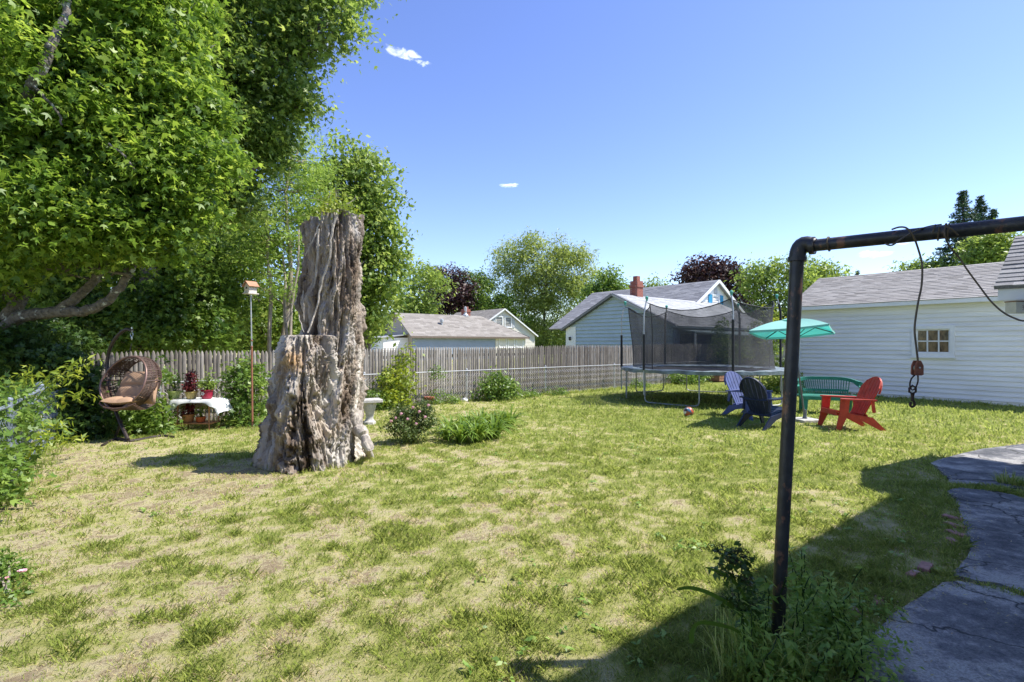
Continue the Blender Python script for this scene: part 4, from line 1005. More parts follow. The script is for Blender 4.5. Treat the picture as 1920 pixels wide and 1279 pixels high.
    # locust
    B = [bl(560,262,16,.7), bl(575,300,16,.8), bl(530,300,16,.6), bl(545,340,16,.8), bl(590,345,16,.75), bl(500,350,15.5,.6), bl(480,395,15.5,.55), bl(530,395,15.5,.75), bl(575,400,15.5,.7), bl(470,430,15,.5), bl(515,440,15,.7), bl(550,450,15,.6), bl(490,470,15,.55), bl(460,500,15,.5), bl(530,500,15,.55), bl(500,540,14.8,.45), bl(550,540,14.8,.4)]
    def lt(tb):
        g = random.Random(8)
        for (a, b_, r) in (((503, 655), (500, 400), .06), ((538, 655), (530, 480), .055), ((545, 655), (560, 430), .045)):
            w_ = wiggle(P(a[0], a[1], 14.6), P(b_[0], b_[1], 15), 6, .01, g); w_[0].z = 0; tb.tube(w_, [r*(1-.4*i/6) for i in range(7)], 8)
    o = tree('locust_tree', 'slender feathery light green tree on thin pale trunks left of the stump', 'tree', G(513, 752), B, 'long', .13, M['locust'], trunk_r=.10, bark=M['bark_tan'], cover=1.15, seed=3, top=P(545, 300, 15.5), tuft=.24, clump=22, extra=lt, group='broad trees along the left side', flat=.35)
    # round maple right of the stump
    B = [bl(660,300,20,.9), bl(620,320,20,.8), bl(695,320,20,.85), bl(650,350,19.8,1.2), bl(705,370,20,1.0), bl(600,370,20,.9), bl(720,415,20,.8), bl(670,420,19.6,1.3), bl(610,430,20,1.1), bl(730,470,20,.7), bl(690,480,19.6,1.3), bl(640,480,20,1.2), bl(738,505,20,.45), bl(712,535,19.8,.8), bl(680,545,19.6,1.1), bl(695,585,19.6,.75), bl(675,610,19.6,.75), bl(640,560,20,1.1), bl(590,520,20.3,1.2), bl(590,600,20.3,1.2)]
    tree('maple_tree', 'full rounded mid green tree standing just right of the stump', 'tree', (-5.8, 20.3, 0), B, 'oval', .21, M['maple_far'], trunk_r=.28, cover=2.0, seed=4, top=P(670, 380, 20.2), tuft=.34, clump=30, group='broad trees along the left side', bright=.06)
    # dark undergrowth trees behind the left fence
    specs = [((-12.6, 12.6), [bl(30,560,13.5,1.1), bl(-40,520,13,1.4), bl(60,620,12.6,.8), bl(10,660,11.5,.8)], 'shaded bushy tree at the far left, behind the mossy limb'),
             ((-11.2, 14.2), [bl(110,470,15,1.2), bl(130,540,14,.9), bl(100,600,13.4,.7), bl(150,620,13,.6)], 'shaded bushy tree rising above the hanging chair'),
             ((-9.6, 14.2), [bl(260,530,14,.9), bl(210,560,14,.8), bl(290,570,13.6,.7), bl(250,610,13.2,.6), bl(200,630,13,.5), bl(300,630,13.2,.4)], 'leafy sapling clump right of the mossy limb'),
             ((-8.6, 15.0), [bl(360,500,15,1.0), bl(330,550,14.5,.8), bl(385,560,14.5,.8), bl(350,610,14,.7), bl(410,610,14,.6), bl(320,610,13.8,.6)], 'broad dark shrubby tree behind the planted table'),
             ((-7.6, 16.4), [bl(430,470,16.5,1.1), bl(420,540,16,1.0), bl(450,590,15.8,.8), bl(480,560,17,1.0), bl(540,600,17,.8), bl(500,620,17,.8), bl(560,560,18,.9)], 'dark tree behind the birdhouse'),
             ((-14.5, 18.0), [bl(60,480,19,2), bl(150,440,19,2), bl(240,470,19,1.8), bl(330,470,19,1.8), bl(420,430,19,1.5), bl(120,580,19,1.8), bl(240,600,19,1.8), bl(360,600,19,1.6), bl(470,480,19.5,1.2), bl(470,600,19,1.2), bl(560,620,19.5,1.0)], 'dark massed crown closing the view behind the left trees')]
    for i, ((bx, by), B, lab) in enumerate(specs):
        tree('woodland_tree', lab, 'tree', (bx, by, 0), B, 'maple' if i in (2, 3) else 'oval', .16 if i < 5 else .25, M['wood_leaf'] if i in (2, 3) else M['maple_far'], trunk_r=.12, cover=1.75, seed=20+i, tuft=.26 if i < 5 else .4, clump=22, group='broad trees along the left side')
    # trees beyond the houses
    far = [('bushy_tree', 'loose light green tree between the round tree and the tan house roof', (30, 66), [(775,520,1.0),(800,510,.8),(820,530,.7),(745,560,1.1),(780,560,1.2),(810,570,.8),(740,610,1.0),(770,600,1.0),(795,600,.9)], 'oval', .42, 'light_leaf', 1.3),
           ('purple_maple', 'dark purple maple behind the tan house roof', (64, 82), [(835,520,2.0),(815,545,2.0),(855,545,2.4),(835,570,2.6),(805,580,1.6),(868,575,1.8),(865,520,1.0)], 'oval', .42, 'purple', 1.9),
           ('bushy_tree', 'green tree rising behind the red chimney of the tan house', (68, 84), [(890,525,1.8),(905,550,2.6),(880,570,2.4),(925,570,2.4),(950,585,2.0),(905,595,2.6),(940,560,1.2),(968,600,2)], 'oval', .42, 'wood_leaf', 1.7),
           ('willow_tree', 'tall airy yellow green tree between the tan and blue houses', (62, 86), [(965,470,2.2),(1000,455,1.6),(1040,462,1.9),(1085,475,1.6),(1000,500,3.0),(1050,500,2.8),(1095,505,1.6),(960,520,2.2),(1010,545,3.0),(1060,545,2.8),(1090,545,1.8),(975,570,2.2),(1020,590,2.8),(1055,600,2.6),(985,615,2.2),(1045,630,2.2),(1010,640,2),(945,500,1.2)], 'long', .60, 'willow', 2.6),
           ('bushy_tree', 'round mid green tree behind the left slope of the blue house', 66, [(1140,520,1.6),(1125,535,1.8),(1158,535,1.7),(1140,550,2.0),(1110,545,1.5),(1170,550,1.2),(1120,560,1.8)], 'oval', .42, 'wood_leaf', 1.7),
           ('bushy_tree', 'small green treetop just right of the brick chimney', 75, [(1195,535,1.0),(1225,532,1.2),(1240,540,1.0),(1185,545,1.0)], 'oval', .42, 'light_leaf', 1.3),
           ('purple_maple', 'broad reddish purple maple behind the white gable with blue shutters', 50, [(1295,510,1.4),(1320,500,1.3),(1350,505,1.4),(1375,520,1.4),(1395,545,1.2),(1340,525,2.0),(1305,525,1.4),(1385,575,1.6),(1400,600,1.5),(1365,550,1.8)], 'oval', .36, 'purple', 1.9),
           ('bushy_tree', 'bright yellow green tree behind the trampoline net', 38, [(1410,510,1.0),(1440,505,1.1),(1480,500,1.2),(1425,540,1.2),(1460,545,1.4),(1500,540,1.4),(1430,585,1.3),(1470,590,1.4),(1505,585,1.2),(1415,620,1.2),(1460,625,1.3)], 'oval', .28, 'light_leaf', 1.5),
           ('bushy_tree', 'light green treetops showing over the left end of the garage roof', 42, [(1520,500,1.1),(1545,508,1.1),(1500,520,1.2),(1570,515,.8),(1530,530,1.5)], 'oval', .28, 'light_leaf', 1.4),
           ('bushy_tree', 'low bright green treetop over the middle of the garage roof', 34, [(1700,498,.5),(1730,492,.5),(1765,488,.6),(1785,498,.8),(1745,510,.9),(1710,515,.8)], 'oval', .24, 'light_leaf', 1.5),
           ('bushy_tree', 'yellow green leafy tree beside the dark spruces', 31, [(1848,455,.9),(1868,470,1.0),(1835,480,.9),(1885,450,.7),(1870,440,.7),(1850,495,1.0),(1890,490,1.0)], 'oval', .22, 'light_leaf', 1.7)]
    for i, (nm, lab, d, bs, lf, sz, mt, cov) in enumerate(far):
        k_ = 1
        if isinstance(d, tuple): k_ = d[1]/d[0]; d = d[1]
        B = [bl(a, b_, d, r*k_) for (a, b_, r) in bs]
        cx = sum(b_[0].x for b_ in B)/len(B); cy = sum(b_[0].y for b_ in B)/len(B)
        tree(nm, lab, 'tree', (cx, cy+.3, 0), B, lf, sz, M[mt], trunk_r=.2 if d < 40 else .32, cover=cov, seed=50+i, group='trees beyond the back fence', tuft=sz*1.5, clump=16)
    # spruces
    for i, (px, py, d, r, lab) in enumerate([(1806, 350, 34, 2.6, 'tallest dark spruce left of the pair over the garage roof'), (1838, 362, 36, 2.5, 'second dark spruce over the garage roof, right of the tallest'), (1862, 385, 35, 2.2, 'third lower spruce over the garage roof'), (1608, 505, 62, 1.6, 'tiny distant spruce tip above the garage ridge')]):
        top = P(px, py, d); root = empty('spruce_tree', (top.x, top.y, 0), lab, 'tree', 'spruces beyond the garage')
        g = np.random.default_rng(i); gg = random.Random(i); h = top.z; Ps = []; Ns = []; tb = MB(); base = Vector((top.x, top.y, 0))
        tb.tube([base-Z*.1, base+Z*h*.5, base+Z*h*.98], [.22, .13, .02], 8)
        z = h*.25
        while z < h*.985:
            R = r*1.35*((h-z)/(h*.75))**1.08*gg.uniform(.75, 1.15)+.05; nb = 6
            for k in range(nb):
                a = gg.uniform(0, 6.28); rr = R*gg.uniform(.65, 1.1); e = Vector((math.cos(a)*rr, math.sin(a)*rr, -rr*.15+.10*rr))
                s = base+Z*z; tb.tube([s, s+e*.6-Z*.06*rr, s+e+Z*.05], [.03, .02, .008], 4, cap=False)
                n = int(70*rr+12); t = g.uniform(.12, 1.05, n)**.8
                q = np.array(s)+np.array(e)*t[:, None]+g.normal(size=(n, 3))*np.array([.07, .07, .04])*(1.3-t[:, None]*.6)
                q[:, 2] -= np.abs(g.normal(0, .10, n))*(1.1-t); Ps.append(q); Ns.append(g.normal(size=(n, 3))*.6+np.array([0, 0, 1]))
            z += gg.uniform(.2, .32)*(.6+.6*(h-z)/h)
        tb.build('trunk', M['bark'], root)
        P_ = np.concatenate(Ps); v, f, t = leaf_cloud(P_, np.concatenate(Ns), .15, 'oval', g, np.clip(g.normal(.45, .25, len(P_)), 0, 1)); np_mesh('crown', v, f, M['spruce'], root, fattrs={'v': t})
    # far woods closing the horizon
    B = []; g = random.Random(77)
    for k in range(150):
        a = math.radians(20+140*k/149); d = 105+g.uniform(-8, 14); B.append((Vector((math.cos(a)*d, math.sin(a)*d, g.uniform(1.5, 3.2))), g.uniform(3.5, 5.5), g.uniform(2.8, 4.4)))
    tag(crown('distant_woods', B, 'oval', 1.0, M['wood_leaf'], None, cover=1.6, seed=9, clump=12), 'far green woods along the horizon', 'woods', kind='stuff')
build_trees()

# ---------------------------------------------------------------- shrubs, vines and flowers
def shrub(name, label, cat, base, blobs, leaf, size, mat, group=None, cover=2.0, seed=0, stems=8, stem_mat=None, **kw):
    base = Vector(base); root = empty(name, base, label, cat, group); g = random.Random(seed)
    crown('leaves', blobs, leaf, size, mat, root, cover, seed, **kw)
    s = MB()
    for i in range(stems):
        b_ = blobs[i % len(blobs)]; e = Vector(b_[0])+Vector((g.uniform(-.5, .5)*b_[1], g.uniform(-.5, .5)*b_[1], g.uniform(-.2, .7)*b_[2]))
        s.tube(wiggle(base+Vector((g.uniform(-.05, .05), g.uniform(-.05, .05), -.03)), e, 5, .04, g), [.010, .009, .008, .006, .005, .003], 5)
    s.build('stems', stem_mat or M['bark_tan'], root); return root
def fb(t, off, z, r, rz=None): p = fpt(t)+V*off; return (Vector((p.x, p.y, z)), r, rz or r)
def tpx(px): q = (px-960)/F; return (q*F0.y-F0.x)/(U.x-q*U.y)
def arch(mbx, a, b, rise, r, n=10):
    pts = [Vector(a).lerp(Vector(b), i/n)+Z*rise*math.sin(math.pi*(i/n)**.8) for i in range(n+1)]; mbx.tube(pts, [r*(1-.75*i/n) for i in range(n+1)], 5); return pts
def build_plants():
    # side fence vines
    Bv = [bl(-5,755,6.2,.26), bl(28,758,6.6,.20), bl(-60,760,5.6,.42), bl(66,745,7.2,.10), bl(2,790,6.0,.22), bl(-8,830,5.7,.22), bl(36,780,6.5,.12), bl(-70,830,5.2,.40), bl(0,878,5.4,.17), bl(-12,905,5.2,.17), bl(56,722,7.6,.16), bl(30,895,5.4,.10,.08), bl(-80,890,4.8,.45), bl(75,800,6.6,.12), bl(38,850,5.8,.12)]
    root = shrub('climbing_vine', 'bright green vine sprawling over the blue side fence, long shoots reaching right', 'vine', (-5.9, 6.0, 0), Bv, 'maple', .085, M['vine'], cover=1.25, seed=5, stems=14, bright=.05)
    g = random.Random(6); s = MB(); tip = []
    for (a, b_, rise) in (((60,735,6.4), (165,668,6.9), .05), ((70,750,6.4), (148,702,6.6), .10), ((80,770,6.5), (172,738,6.5), .08), ((60,850,5.6), (125,785,6.0), .04), ((40,860,5.4), (105,812,5.8), .06), ((75,730,6.6), (185,675,7.2), .06), ((10,740,6), (70,690,6.2), .06), ((70,850,6.6), (160,820,7.4), .10)):
        pts = arch(s, P(*a), P(*b_), rise, .006); tip += [(p, .05, .03) for p in pts[2:]]
    s.build('shoots', M['vine'], root); crown('shoot_leaves', tip, 'long', .10, M['vine_yellow'], root, cover=1.0, seed=6, clump=5, tuft=.045)
    Bd = [bl(105,690,8.9,.35), bl(70,660,9.2,.55), bl(20,670,8.8,.6), bl(120,740,8.9,.38), bl(150,760,8.9,.35), bl(135,800,8.8,.3), bl(175,730,9.0,.25), bl(175,790,8.9,.28), bl(110,815,8.6,.22), bl(150,700,9.1,.25), bl(200,760,9.1,.2), bl(25,620,9.6,.7), bl(100,640,10.2,.5)]
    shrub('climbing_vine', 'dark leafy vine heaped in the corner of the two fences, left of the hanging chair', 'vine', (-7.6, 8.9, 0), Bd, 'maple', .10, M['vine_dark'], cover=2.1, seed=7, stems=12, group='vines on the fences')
    shrub('climbing_vine', 'low leafy vine along the fence foot behind the hanging chair', 'vine', G(285, 812), [bl(255,770,9.5,.3), bl(290,780,9.5,.26), bl(300,795,9.4,.2), bl(235,795,9.4,.25), bl(315,760,9.7,.14), bl(300,690,9.9,.12,.3)], 'maple', .09, M['wood_leaf'], cover=1.9, seed=8, group='vines on the fences')
    shrub('climbing_vine', 'tall mound of bright leaves against the fence behind the birdhouse pole', 'vine', G(455, 800), [bl(455,695,10.4,.24), bl(445,720,10.4,.26), bl(475,720,10.5,.24), bl(462,755,10.3,.30), bl(440,765,10.3,.20), bl(488,760,10.4,.18), bl(460,782,10.2,.24), bl(468,680,10.6,.16,.12), bl(500,705,10.7,.08), bl(512,730,10.7,.08), bl(435,785,10.2,.12)], 'maple', .095, M['vine'], cover=1.9, seed=9, group='vines on the fences', bright=.08)
    shrub('climbing_vine', 'narrow yellow green vine climbing the fence behind the stone bench', 'vine', G(738, 757), [fb(tpx(762), .05, 1.45, .10, .14), fb(tpx(757), .1, 1.2, .16, .18), fb(tpx(750), .12, .95, .22, .2), fb(tpx(735), .15, .75, .28, .22), fb(tpx(745), .15, .5, .28, .22), fb(tpx(725), .2, .35, .3, .22), fb(tpx(750), .2, .2, .26, .18)], 'maple', .095, M['vine_yellow'], cover=1.7, seed=10, group='vines on the fences')
    shrub('fence_bush', 'rounded light green bush against the chain link between the white stones and the trampoline', 'bush', G(920, 752), [fb(tpx(905), .3, .35, .32), fb(tpx(925), .3, .42, .36), fb(tpx(940), .35, .3, .32), fb(tpx(915), .3, .62, .26, .2), fb(tpx(930), .5, .2, .3)], 'oval', .10, M['vine'], cover=1.8, seed=11, group='shrubs along the back fence', bright=.1)
    shrub('stalk_plant', 'thin staked plant growing in front of the chain link', 'plant', G(812, 752), [fb(tpx(812), .25, .95, .14, .10), fb(tpx(810), .25, .82, .12, .08), fb(tpx(812), .25, .25, .18, .2)], 'oval', .06, M['vine'], cover=1.0, seed=12, stems=4, group='shrubs along the back fence')
    for i, (px, z, r, lab) in enumerate([(700, .2, .24, 'small leafy weed behind the end of the stone bench'), (835, .14, .2, 'low green weed left of the white stones'), (690, .45, .2, 'low leafy plant between the stump and the bench'), (1185, .1, .3, 'short bright weed patch left of the trampoline legs'), (980, .05, .25, 'first low grassy weed right of the rounded bush'), (1030, .07, .28, 'second low grassy weed right of the rounded bush')]):
        shrub('weed', lab, 'weed', fpt(tpx(px))+V*.25, [fb(tpx(px), .25, z, r, r*.7), fb(tpx(px+8), .3, z*.8, r*.8, r*.5)], 'oval', .065, M['vine'], cover=1.4, seed=30+i, stems=5, group='shrubs along the back fence')
    # seen under and through the trampoline
    shrub('fence_bush', 'dense bright bush seen under the trampoline', 'bush', fpt(tpx(1278)), [fb(tpx(1262), .4, .35, .36), fb(tpx(1285), .5, .35, .38), fb(tpx(1300), .3, .3, .3)], 'oval', .10, M['vine'], cover=1.8, seed=13, group='shrubs along the back fence')
    shrub('fence_tree', 'small bushy tree seen through the trampoline net', 'small tree', fpt(tpx(1355)), [fb(tpx(1338), .4, 1.5, .45), fb(tpx(1352), .5, 1.2, .5), fb(tpx(1370), .6, 1.45, .4), fb(tpx(1340), .3, 2.1, .3), fb(tpx(1345), .4, .8, .5), fb(tpx(1345), .3, 2.6, .16)], 'oval', .10, M['wood_leaf'], cover=1.3, seed=14, stems=14, group='shrubs along the back fence')
    shrub('fence_tree', 'upright dark green shrub right of the small bushy tree, behind the net', 'small tree', fpt(tpx(1405)), [fb(tpx(1400), .6, 2.4, .28, .4), fb(tpx(1404), .6, 1.8, .4, .45), fb(tpx(1410), .7, 1.2, .48), fb(tpx(1402), .7, .6, .5)], 'oval', .10, M['maple_far'], cover=1.8, seed=15, stems=8, group='shrubs along the back fence')
    shrub('climbing_vine', 'yellow green vine hanging on the right side of the trampoline net', 'vine', P(1452, 742, 17.5), [bl(1452,590,17.5,.2,.4), bl(1450,640,17.5,.22,.4), bl(1456,690,17.4,.3,.3), bl(1462,720,17.0,.4,.3), bl(1440,725,17.2,.3,.25), bl(1470,700,17.6,.25)], 'maple', .13, M['vine_yellow'], cover=1.1, seed=16, group='vines on the fences')
    shrub('fence_bush', 'low green bush beside the left corner of the garage', 'bush', P(1478, 738, 17.4), [bl(1478,728,17.2,.3,.22), bl(1488,715,17.8,.28), bl(1465,735,16.8,.28,.18)], 'oval', .10, M['vine'], cover=1.7, seed=17, group='shrubs along the back fence')
    # rose bush
    r = shrub('rose_bush', 'round rose bush with pale pink blooms right of the stump', 'rose bush', G(768, 828), [bl(770,790,8.5,.26,.22), bl(745,790,8.4,.18), bl(795,785,8.5,.18), bl(755,770,8.6,.16), bl(785,765,8.6,.18,.14), bl(768,808,8.4,.22,.14), bl(805,765,8.6,.10)], 'oval', .045, M['rose_leaf'], cover=1.5, seed=18, stems=14)
    g = random.Random(4)
    for (px, py) in ((752,776), (786,772), (764,786), (780,795), (742,784), (797,782), (758,800), (803,760), (774,764), (733,790)):
        q = P(px, py, 8.5-.22+g.uniform(-.03, .03)); m = MB()
        for k in range(9):
            a = k*2.4; t = .25+.75*k/9; c = q+Vector((math.cos(a), 0, math.sin(a)))*.018*t+Vector((0, -.012*(1-t), 0)); m.box(c, (.022, .006, .018), (math.cos(a), .4, math.sin(a)), (0, 1, 0), (-math.sin(a), 0, math.cos(a)))
        m.build('bloom', M['petal_pink'], r)
    # day lilies
    root = empty('day_lily_clump', G(893, 812), 'wide clump of arching strap leaves of day lilies on the lawn', 'day lilies')
    gg = np.random.default_rng(3); VV = []; FF = []; TT = []; b0 = 0
    for (px, py, n) in ((850,815,70), (880,812,100), (905,808,100), (930,806,90), (955,800,60), (865,830,70), (895,828,90), (925,822,70), (838,825,40)):
        c = G(px, py)
        for k in range(n):
            a = gg.uniform(0, 6.28); r0 = gg.uniform(0, .09); L_ = gg.uniform(.38, .72); sp = gg.uniform(.5, 1.1); w = gg.uniform(.014, .022); ux, uy = math.cos(a), math.sin(a)
            m_ = 8; pts = []
            for i in range(m_+1):
                t = i/m_; x = r0+L_*sp*.75*t**1.4; z = L_*(1.05*t-.86*sp*t**2.1)*1.0
                pts.append((c.x+ux*x, c.y+uy*x, max(z, .01)))
            pts = np.array(pts); ww = w*np.array([1, 1, 1, 1, .95, .85, .7, .45, .04]); sdv = np.array([-uy, ux, 0])
            v = np.stack([pts-sdv*ww[:, None], pts+np.array([0, 0, -.004]), pts+sdv*ww[:, None]], 1).reshape(-1, 3)
            VV.append(v); f = []
            for i in range(m_): f += [(b0+i*3, b0+i*3+1, b0+i*3+4, b0+i*3+3), (b0+i*3+1, b0+i*3+2, b0+i*3+5, b0+i*3+4)]
            FF.append(f); TT += [float(np.clip(gg.normal(.5, .22), 0, 1))]*len(f); b0 += len(v)
    np_mesh('leaves', np.concatenate(VV), np.array([f for q in FF for f in q]), M['lily'], root, fattrs={'v': TT}, smooth=True)
    # pink flowers at the left edge
    r = shrub('flower_plant', 'low green plant with two pale pink flowers at the left edge', 'flower plant', G(8, 1125), [bl(5,1060,3.55,.09), bl(20,1075,3.5,.07), bl(-15,1070,3.5,.12), bl(8,1125,3.3,.10,.07), bl(28,1140,3.25,.07,.05), bl(-10,1140,3.2,.12,.07)], 'oval', .035, M['vine'], cover=1.6, seed=19, stems=10)
    for (px, py) in ((42, 1071), (10, 1084)):
        q = P(px, py, 3.45); m = MB()
        for k in range(14):
            a = k*2.4; t = .2+.8*k/14; c = q+Vector((math.cos(a), math.sin(a)*.8, .25*(1-t)))*.020*t; m.box(c, (.02, .014, .006), (math.cos(a), math.sin(a), .5), (-math.sin(a), math.cos(a), 0), (0, -.4, 1))
        m.build('bloom', M['petal_pink'], r)
    # plants at the foot of the pipe
    base = G(1455, 1225)
    root = empty('tall_weed', G(1395, 1240), 'tall dark weed with clustered seed heads leaning left of the rusty pipe', 'weed'); s = MB(); g = random.Random(9); lf = []; hd = []
    b_ = G(1398, 1240); main = [b_, P(1392, 1150, 2.62), P(1378, 1085, 2.66), P(1366, 1050, 2.7)]
    q = []
    for i in range(3):
        for j in range(4): q.append(main[i].lerp(main[i+1], j/4))
    q.append(main[-1]); s.tube(q, [.006-.003*i/12 for i in range(13)], 6)
    for i in range(30):
        k = g.randint(4, 12); o_ = q[k]; t = k/12; e = o_+Vector((g.uniform(-.11, .11)*(1.3-t*.3), g.uniform(-.06, .06), g.uniform(.03, .10))); s.tube([o_, o_.lerp(e, .5)+Z*.01, e], .0016, 4)
        if k > 9 or g.random() < .35: hd.append((e, .010, .007))
        lf.append((o_.lerp(e, .7), .035, .03))
    for (px, py) in ((1337,1020), (1352,1022), (1345,1032), (1372,1030), (1385,1033), (1362,1040), (1400,1030), (1408,1048), (1395,1042)):
        e = P(px, py, 2.7); s.tube([q[-3], q[-2].lerp(e, .5), e], .0016, 4); hd.append((e, .015, .008)); lf.append((q[-2].lerp(e, .6), .03, .025))
    s.build('stem', M['vine_dark'], root); crown('leaves', lf, 'oval', .038, M['vine_dark'], root, cover=.5, seed=4, clump=3, tuft=.02); crown('seed_heads', hd, 'oval', .009, plain('dark seed heads', (.07, .05, .03), .9), root, cover=1.0, seed=5, clump=4, tuft=.007)
    # two long arching blades
    root = empty('arching_grass', G(1420, 1250), 'two long strap leaves arching left out of the weeds by the pipe', 'grass clump'); s = MB()
    for pts, w in (([(1440,1240,2.65),(1395,1160,2.62),(1345,1120,2.6),(1300,1103,2.58),(1268,1105,2.56)], .013), ([(1430,1250,2.6),(1390,1190,2.5),(1350,1172,2.45),(1312,1168,2.42),(1298,1185,2.40),(1297,1208,2.4)], .014), ([(1430,1240,2.65),(1400,1130,2.65),(1370,1085,2.62),(1322,1063,2.6)], .009)):
        pp = [P(*p) for p in pts]; qq = []
        for i in range(len(pp)-1):
            for j in range(5):
                t = j/5; p0 = pp[max(0, i-1)]; p1 = pp[i]; p2 = pp[i+1]; p3 = pp[min(len(pp)-1, i+2)]
                qq.append(.5*((2*p1)+(-p0+p2)*t+(2*p0-5*p1+4*p2-p3)*t*t+(-p0+3*p1-3*p2+p3)*t**3))
        qq.append(pp[-1]); n = len(qq); vs = []
        for i, p in enumerate(qq):
            t = (qq[min(i+1, n-1)]-qq[max(i-1, 0)]).normalized(); sd_ = t.cross(Vector((0, 1, .4))).normalized(); w_ = w*math.sin(math.pi*min(1, .25+.75*(1-i/(n-1))))**.8*(1 if i < n-1 else .1)
            vs += [p-sd_*w_, p+Vector((0, .004, -.003)), p+sd_*w_]
        s.add(vs, [f for i in range(n-1) for f in ((i*3, i*3+1, i*3+4, i*3+3), (i*3+1, i*3+2, i*3+5, i*3+4))])
    s.build('leaves', M['lily'], root, smooth=True)
    tufts('tall_grass', [(G(1400,1262).x, G(1400,1262).y, .16, 120, .34, .006), (G(1450,1270).x, G(1450,1270).y, .14, 80, .28, .006), (G(1520,1262).x, G(1520,1262).y, .18, 70, .22, .005), (G(1340,1262).x, G(1340,1262).y, .16, 50, .14, .004), (G(1450,1180).x, G(1450,1180).y, .15, 60, .2, .005), (G(1400,1180).x, G(1400,1180).y, .15, 50, .25, .006)], 'unmown grass tussocks around the foot of the pipe', seed=3)
    labs = ['leafy goldenrod stalk just right of the pipe base', 'tallest feathery goldenrod stalk behind the pipe base on the right', 'goldenrod stalk midway between the pipe and the asphalt', 'goldenrod stalk nearest the asphalt edge', 'leafy stalk at the bottom edge just left of the pipe', 'leafy stalk at the bottom edge right of the pipe', 'small leafy stalk leaning over the asphalt corner', 'leafy stalk between the pipe and the tall dark weed']
    for i, (px, py, h) in enumerate([(1490,1215,.42), (1510,1150,.42), (1560,1190,.40), (1600,1215,.34), (1418,1275,.36), (1500,1275,.30), (1575,1262,.26), (1425,1225,.45)]):
        c = G(px, py); root = empty('goldenrod_stalk', c, labs[i], 'weed', 'leafy weeds at the foot of the pipe'); s = MB(); gg = random.Random(40+i); P_ = []; N_ = []
        for k in range(5):
            e = c+Vector((gg.uniform(-.12, .12), gg.uniform(-.12, .12), h*gg.uniform(.6, 1.05))); a = c+Vector((gg.uniform(-.08, .08), gg.uniform(-.08, .08), -.01)); w_ = wiggle(a, e, 10, .015, gg); s.tube(w_, .0028, 5)
            for j in range(2, 11):
                for q_ in range(4): P_.append(tuple(w_[j]+Vector((gg.gauss(0, .004), gg.gauss(0, .004), gg.gauss(0, .01))))); aa = gg.uniform(0, 6.28); N_.append((math.cos(aa)*.55, math.sin(aa)*.55, .85))
        s.build('stem', M['vine_dark'], root); g2 = np.random.default_rng(i); P2 = np.array(P_); N2 = np.array(N_)
        v, f, t = leaf_cloud(P2, N2, .055, 'long' if i % 2 == 0 else 'oval', g2, np.clip(g2.normal(.5, .25, len(P2)), 0, 1)); np_mesh('leaves', v, f, M['weed_leaf'], root, fattrs={'v': t})
    tag(crown('ground_ivy', [(G(1530,1240)+Z*.04, .34, .10), (G(1480,1200)+Z*.05, .3, .12), (G(1590,1210)+Z*.04, .22, .08), (G(1440,1270)+Z*.04, .25, .09), (G(1540,1170)+Z*.04, .22, .08), (G(1600,1265)+Z*.03, .14, .06), (G(1640,1150)+Z*.02, .14, .04)], 'oval', .034, M['weed_leaf'], None, cover=1.0, seed=44, tuft=.06), 'leafy ground cover in the shade at the foot of the pipe', 'ground cover', kind='stuff')
    # broad leaved lawn weeds
    g2 = np.random.default_rng(91); P_ = []; N_ = []
    for k in range(420):
        r_ = 2.2+8*g2.random()**1.2; a = math.radians(g2.uniform(42, 140)); x, y = r_*math.cos(a), r_*math.sin(a)
        if float(fbm(x*.8, y*.8, 0, 61, 2)) < .47 or slab_mask(np.array([x]), np.array([y]))[0]: continue
        for j in range(int(g2.integers(5, 15))):
            t = g2.uniform(0, 6.28); rr = abs(g2.normal(0, .035)); P_.append((x+rr*math.cos(t), y+rr*math.sin(t), .012+g2.random()*.02)); N_.append((math.cos(t)*.5, math.sin(t)*.5, 1))
    P2 = np.array(P_); v, f, t = leaf_cloud(P2, np.array(N_)+g2.normal(size=P2.shape)*.15, .042, 'oval', g2, g2.random(len(P2)))
    tag(np_mesh('lawn_weeds', v, f, M['weed_leaf'], fattrs={'v': t}), 'low broad leaved weeds scattered through the lawn', 'weeds', kind='stuff')
    # dry clippings and leaf litter along the asphalt edge and round the stump
    P_ = []; 
    for L_ in (left, left2, left3):
        for i in range(len(L_)-1):
            a, b_ = G(*L_[i]), G(*L_[i+1])
            for k in range(40): p = a.lerp(b_, g2.random()); P_.append((p.x+g2.normal(.02, .06), p.y+g2.normal(0, .05), .018+.006*g2.random()))
    for k in range(500): t = g2.uniform(0, 6.28); rr = .62+abs(g2.normal(0, .25)); P_.append((-2.75+rr*math.cos(t), 7.15+rr*math.sin(t), .015))
    for k in range(130):
        p = G(g2.uniform(1560, 1920), g2.uniform(880, 1279)); P_.append((p.x, p.y, .018))
    P2 = np.array(P_); v, f, t = leaf_cloud(P2, g2.normal(size=P2.shape)*.2+np.array([0, 0, 1]), .026, 'long', g2, g2.uniform(.6, 1, len(P2)))
    tag(np_mesh('dry_litter', v, f, M['grass'], fattrs={'v': t}), 'dry clippings and leaf litter lying on the ground', 'litter', kind='stuff')
    # grass and weeds: cracks of the asphalt, foot of the fences and the stump, garage foot
    sp = []; g = random.Random(15)
    def line(a, b_, n, R, cnt, ln, wd, z=0):
        for i in range(n): p = a.lerp(b_, (i+g.random())/n); sp.append((p.x+g.gauss(0, R*.3), p.y+g.gauss(0, R*.3), R*g.uniform(.5, 1.2), int(cnt*g.uniform(.3, 1.3)), ln*g.uniform(.7, 1.2), wd))
    line(G(1757,914), G(1820,915), 7, .10, 50, .07, .006); line(G(1835,918), G(1925,928), 10, .09, 70, .09, .006); line(G(1880,905), G(1930,915), 5, .12, 90, .16, .008)
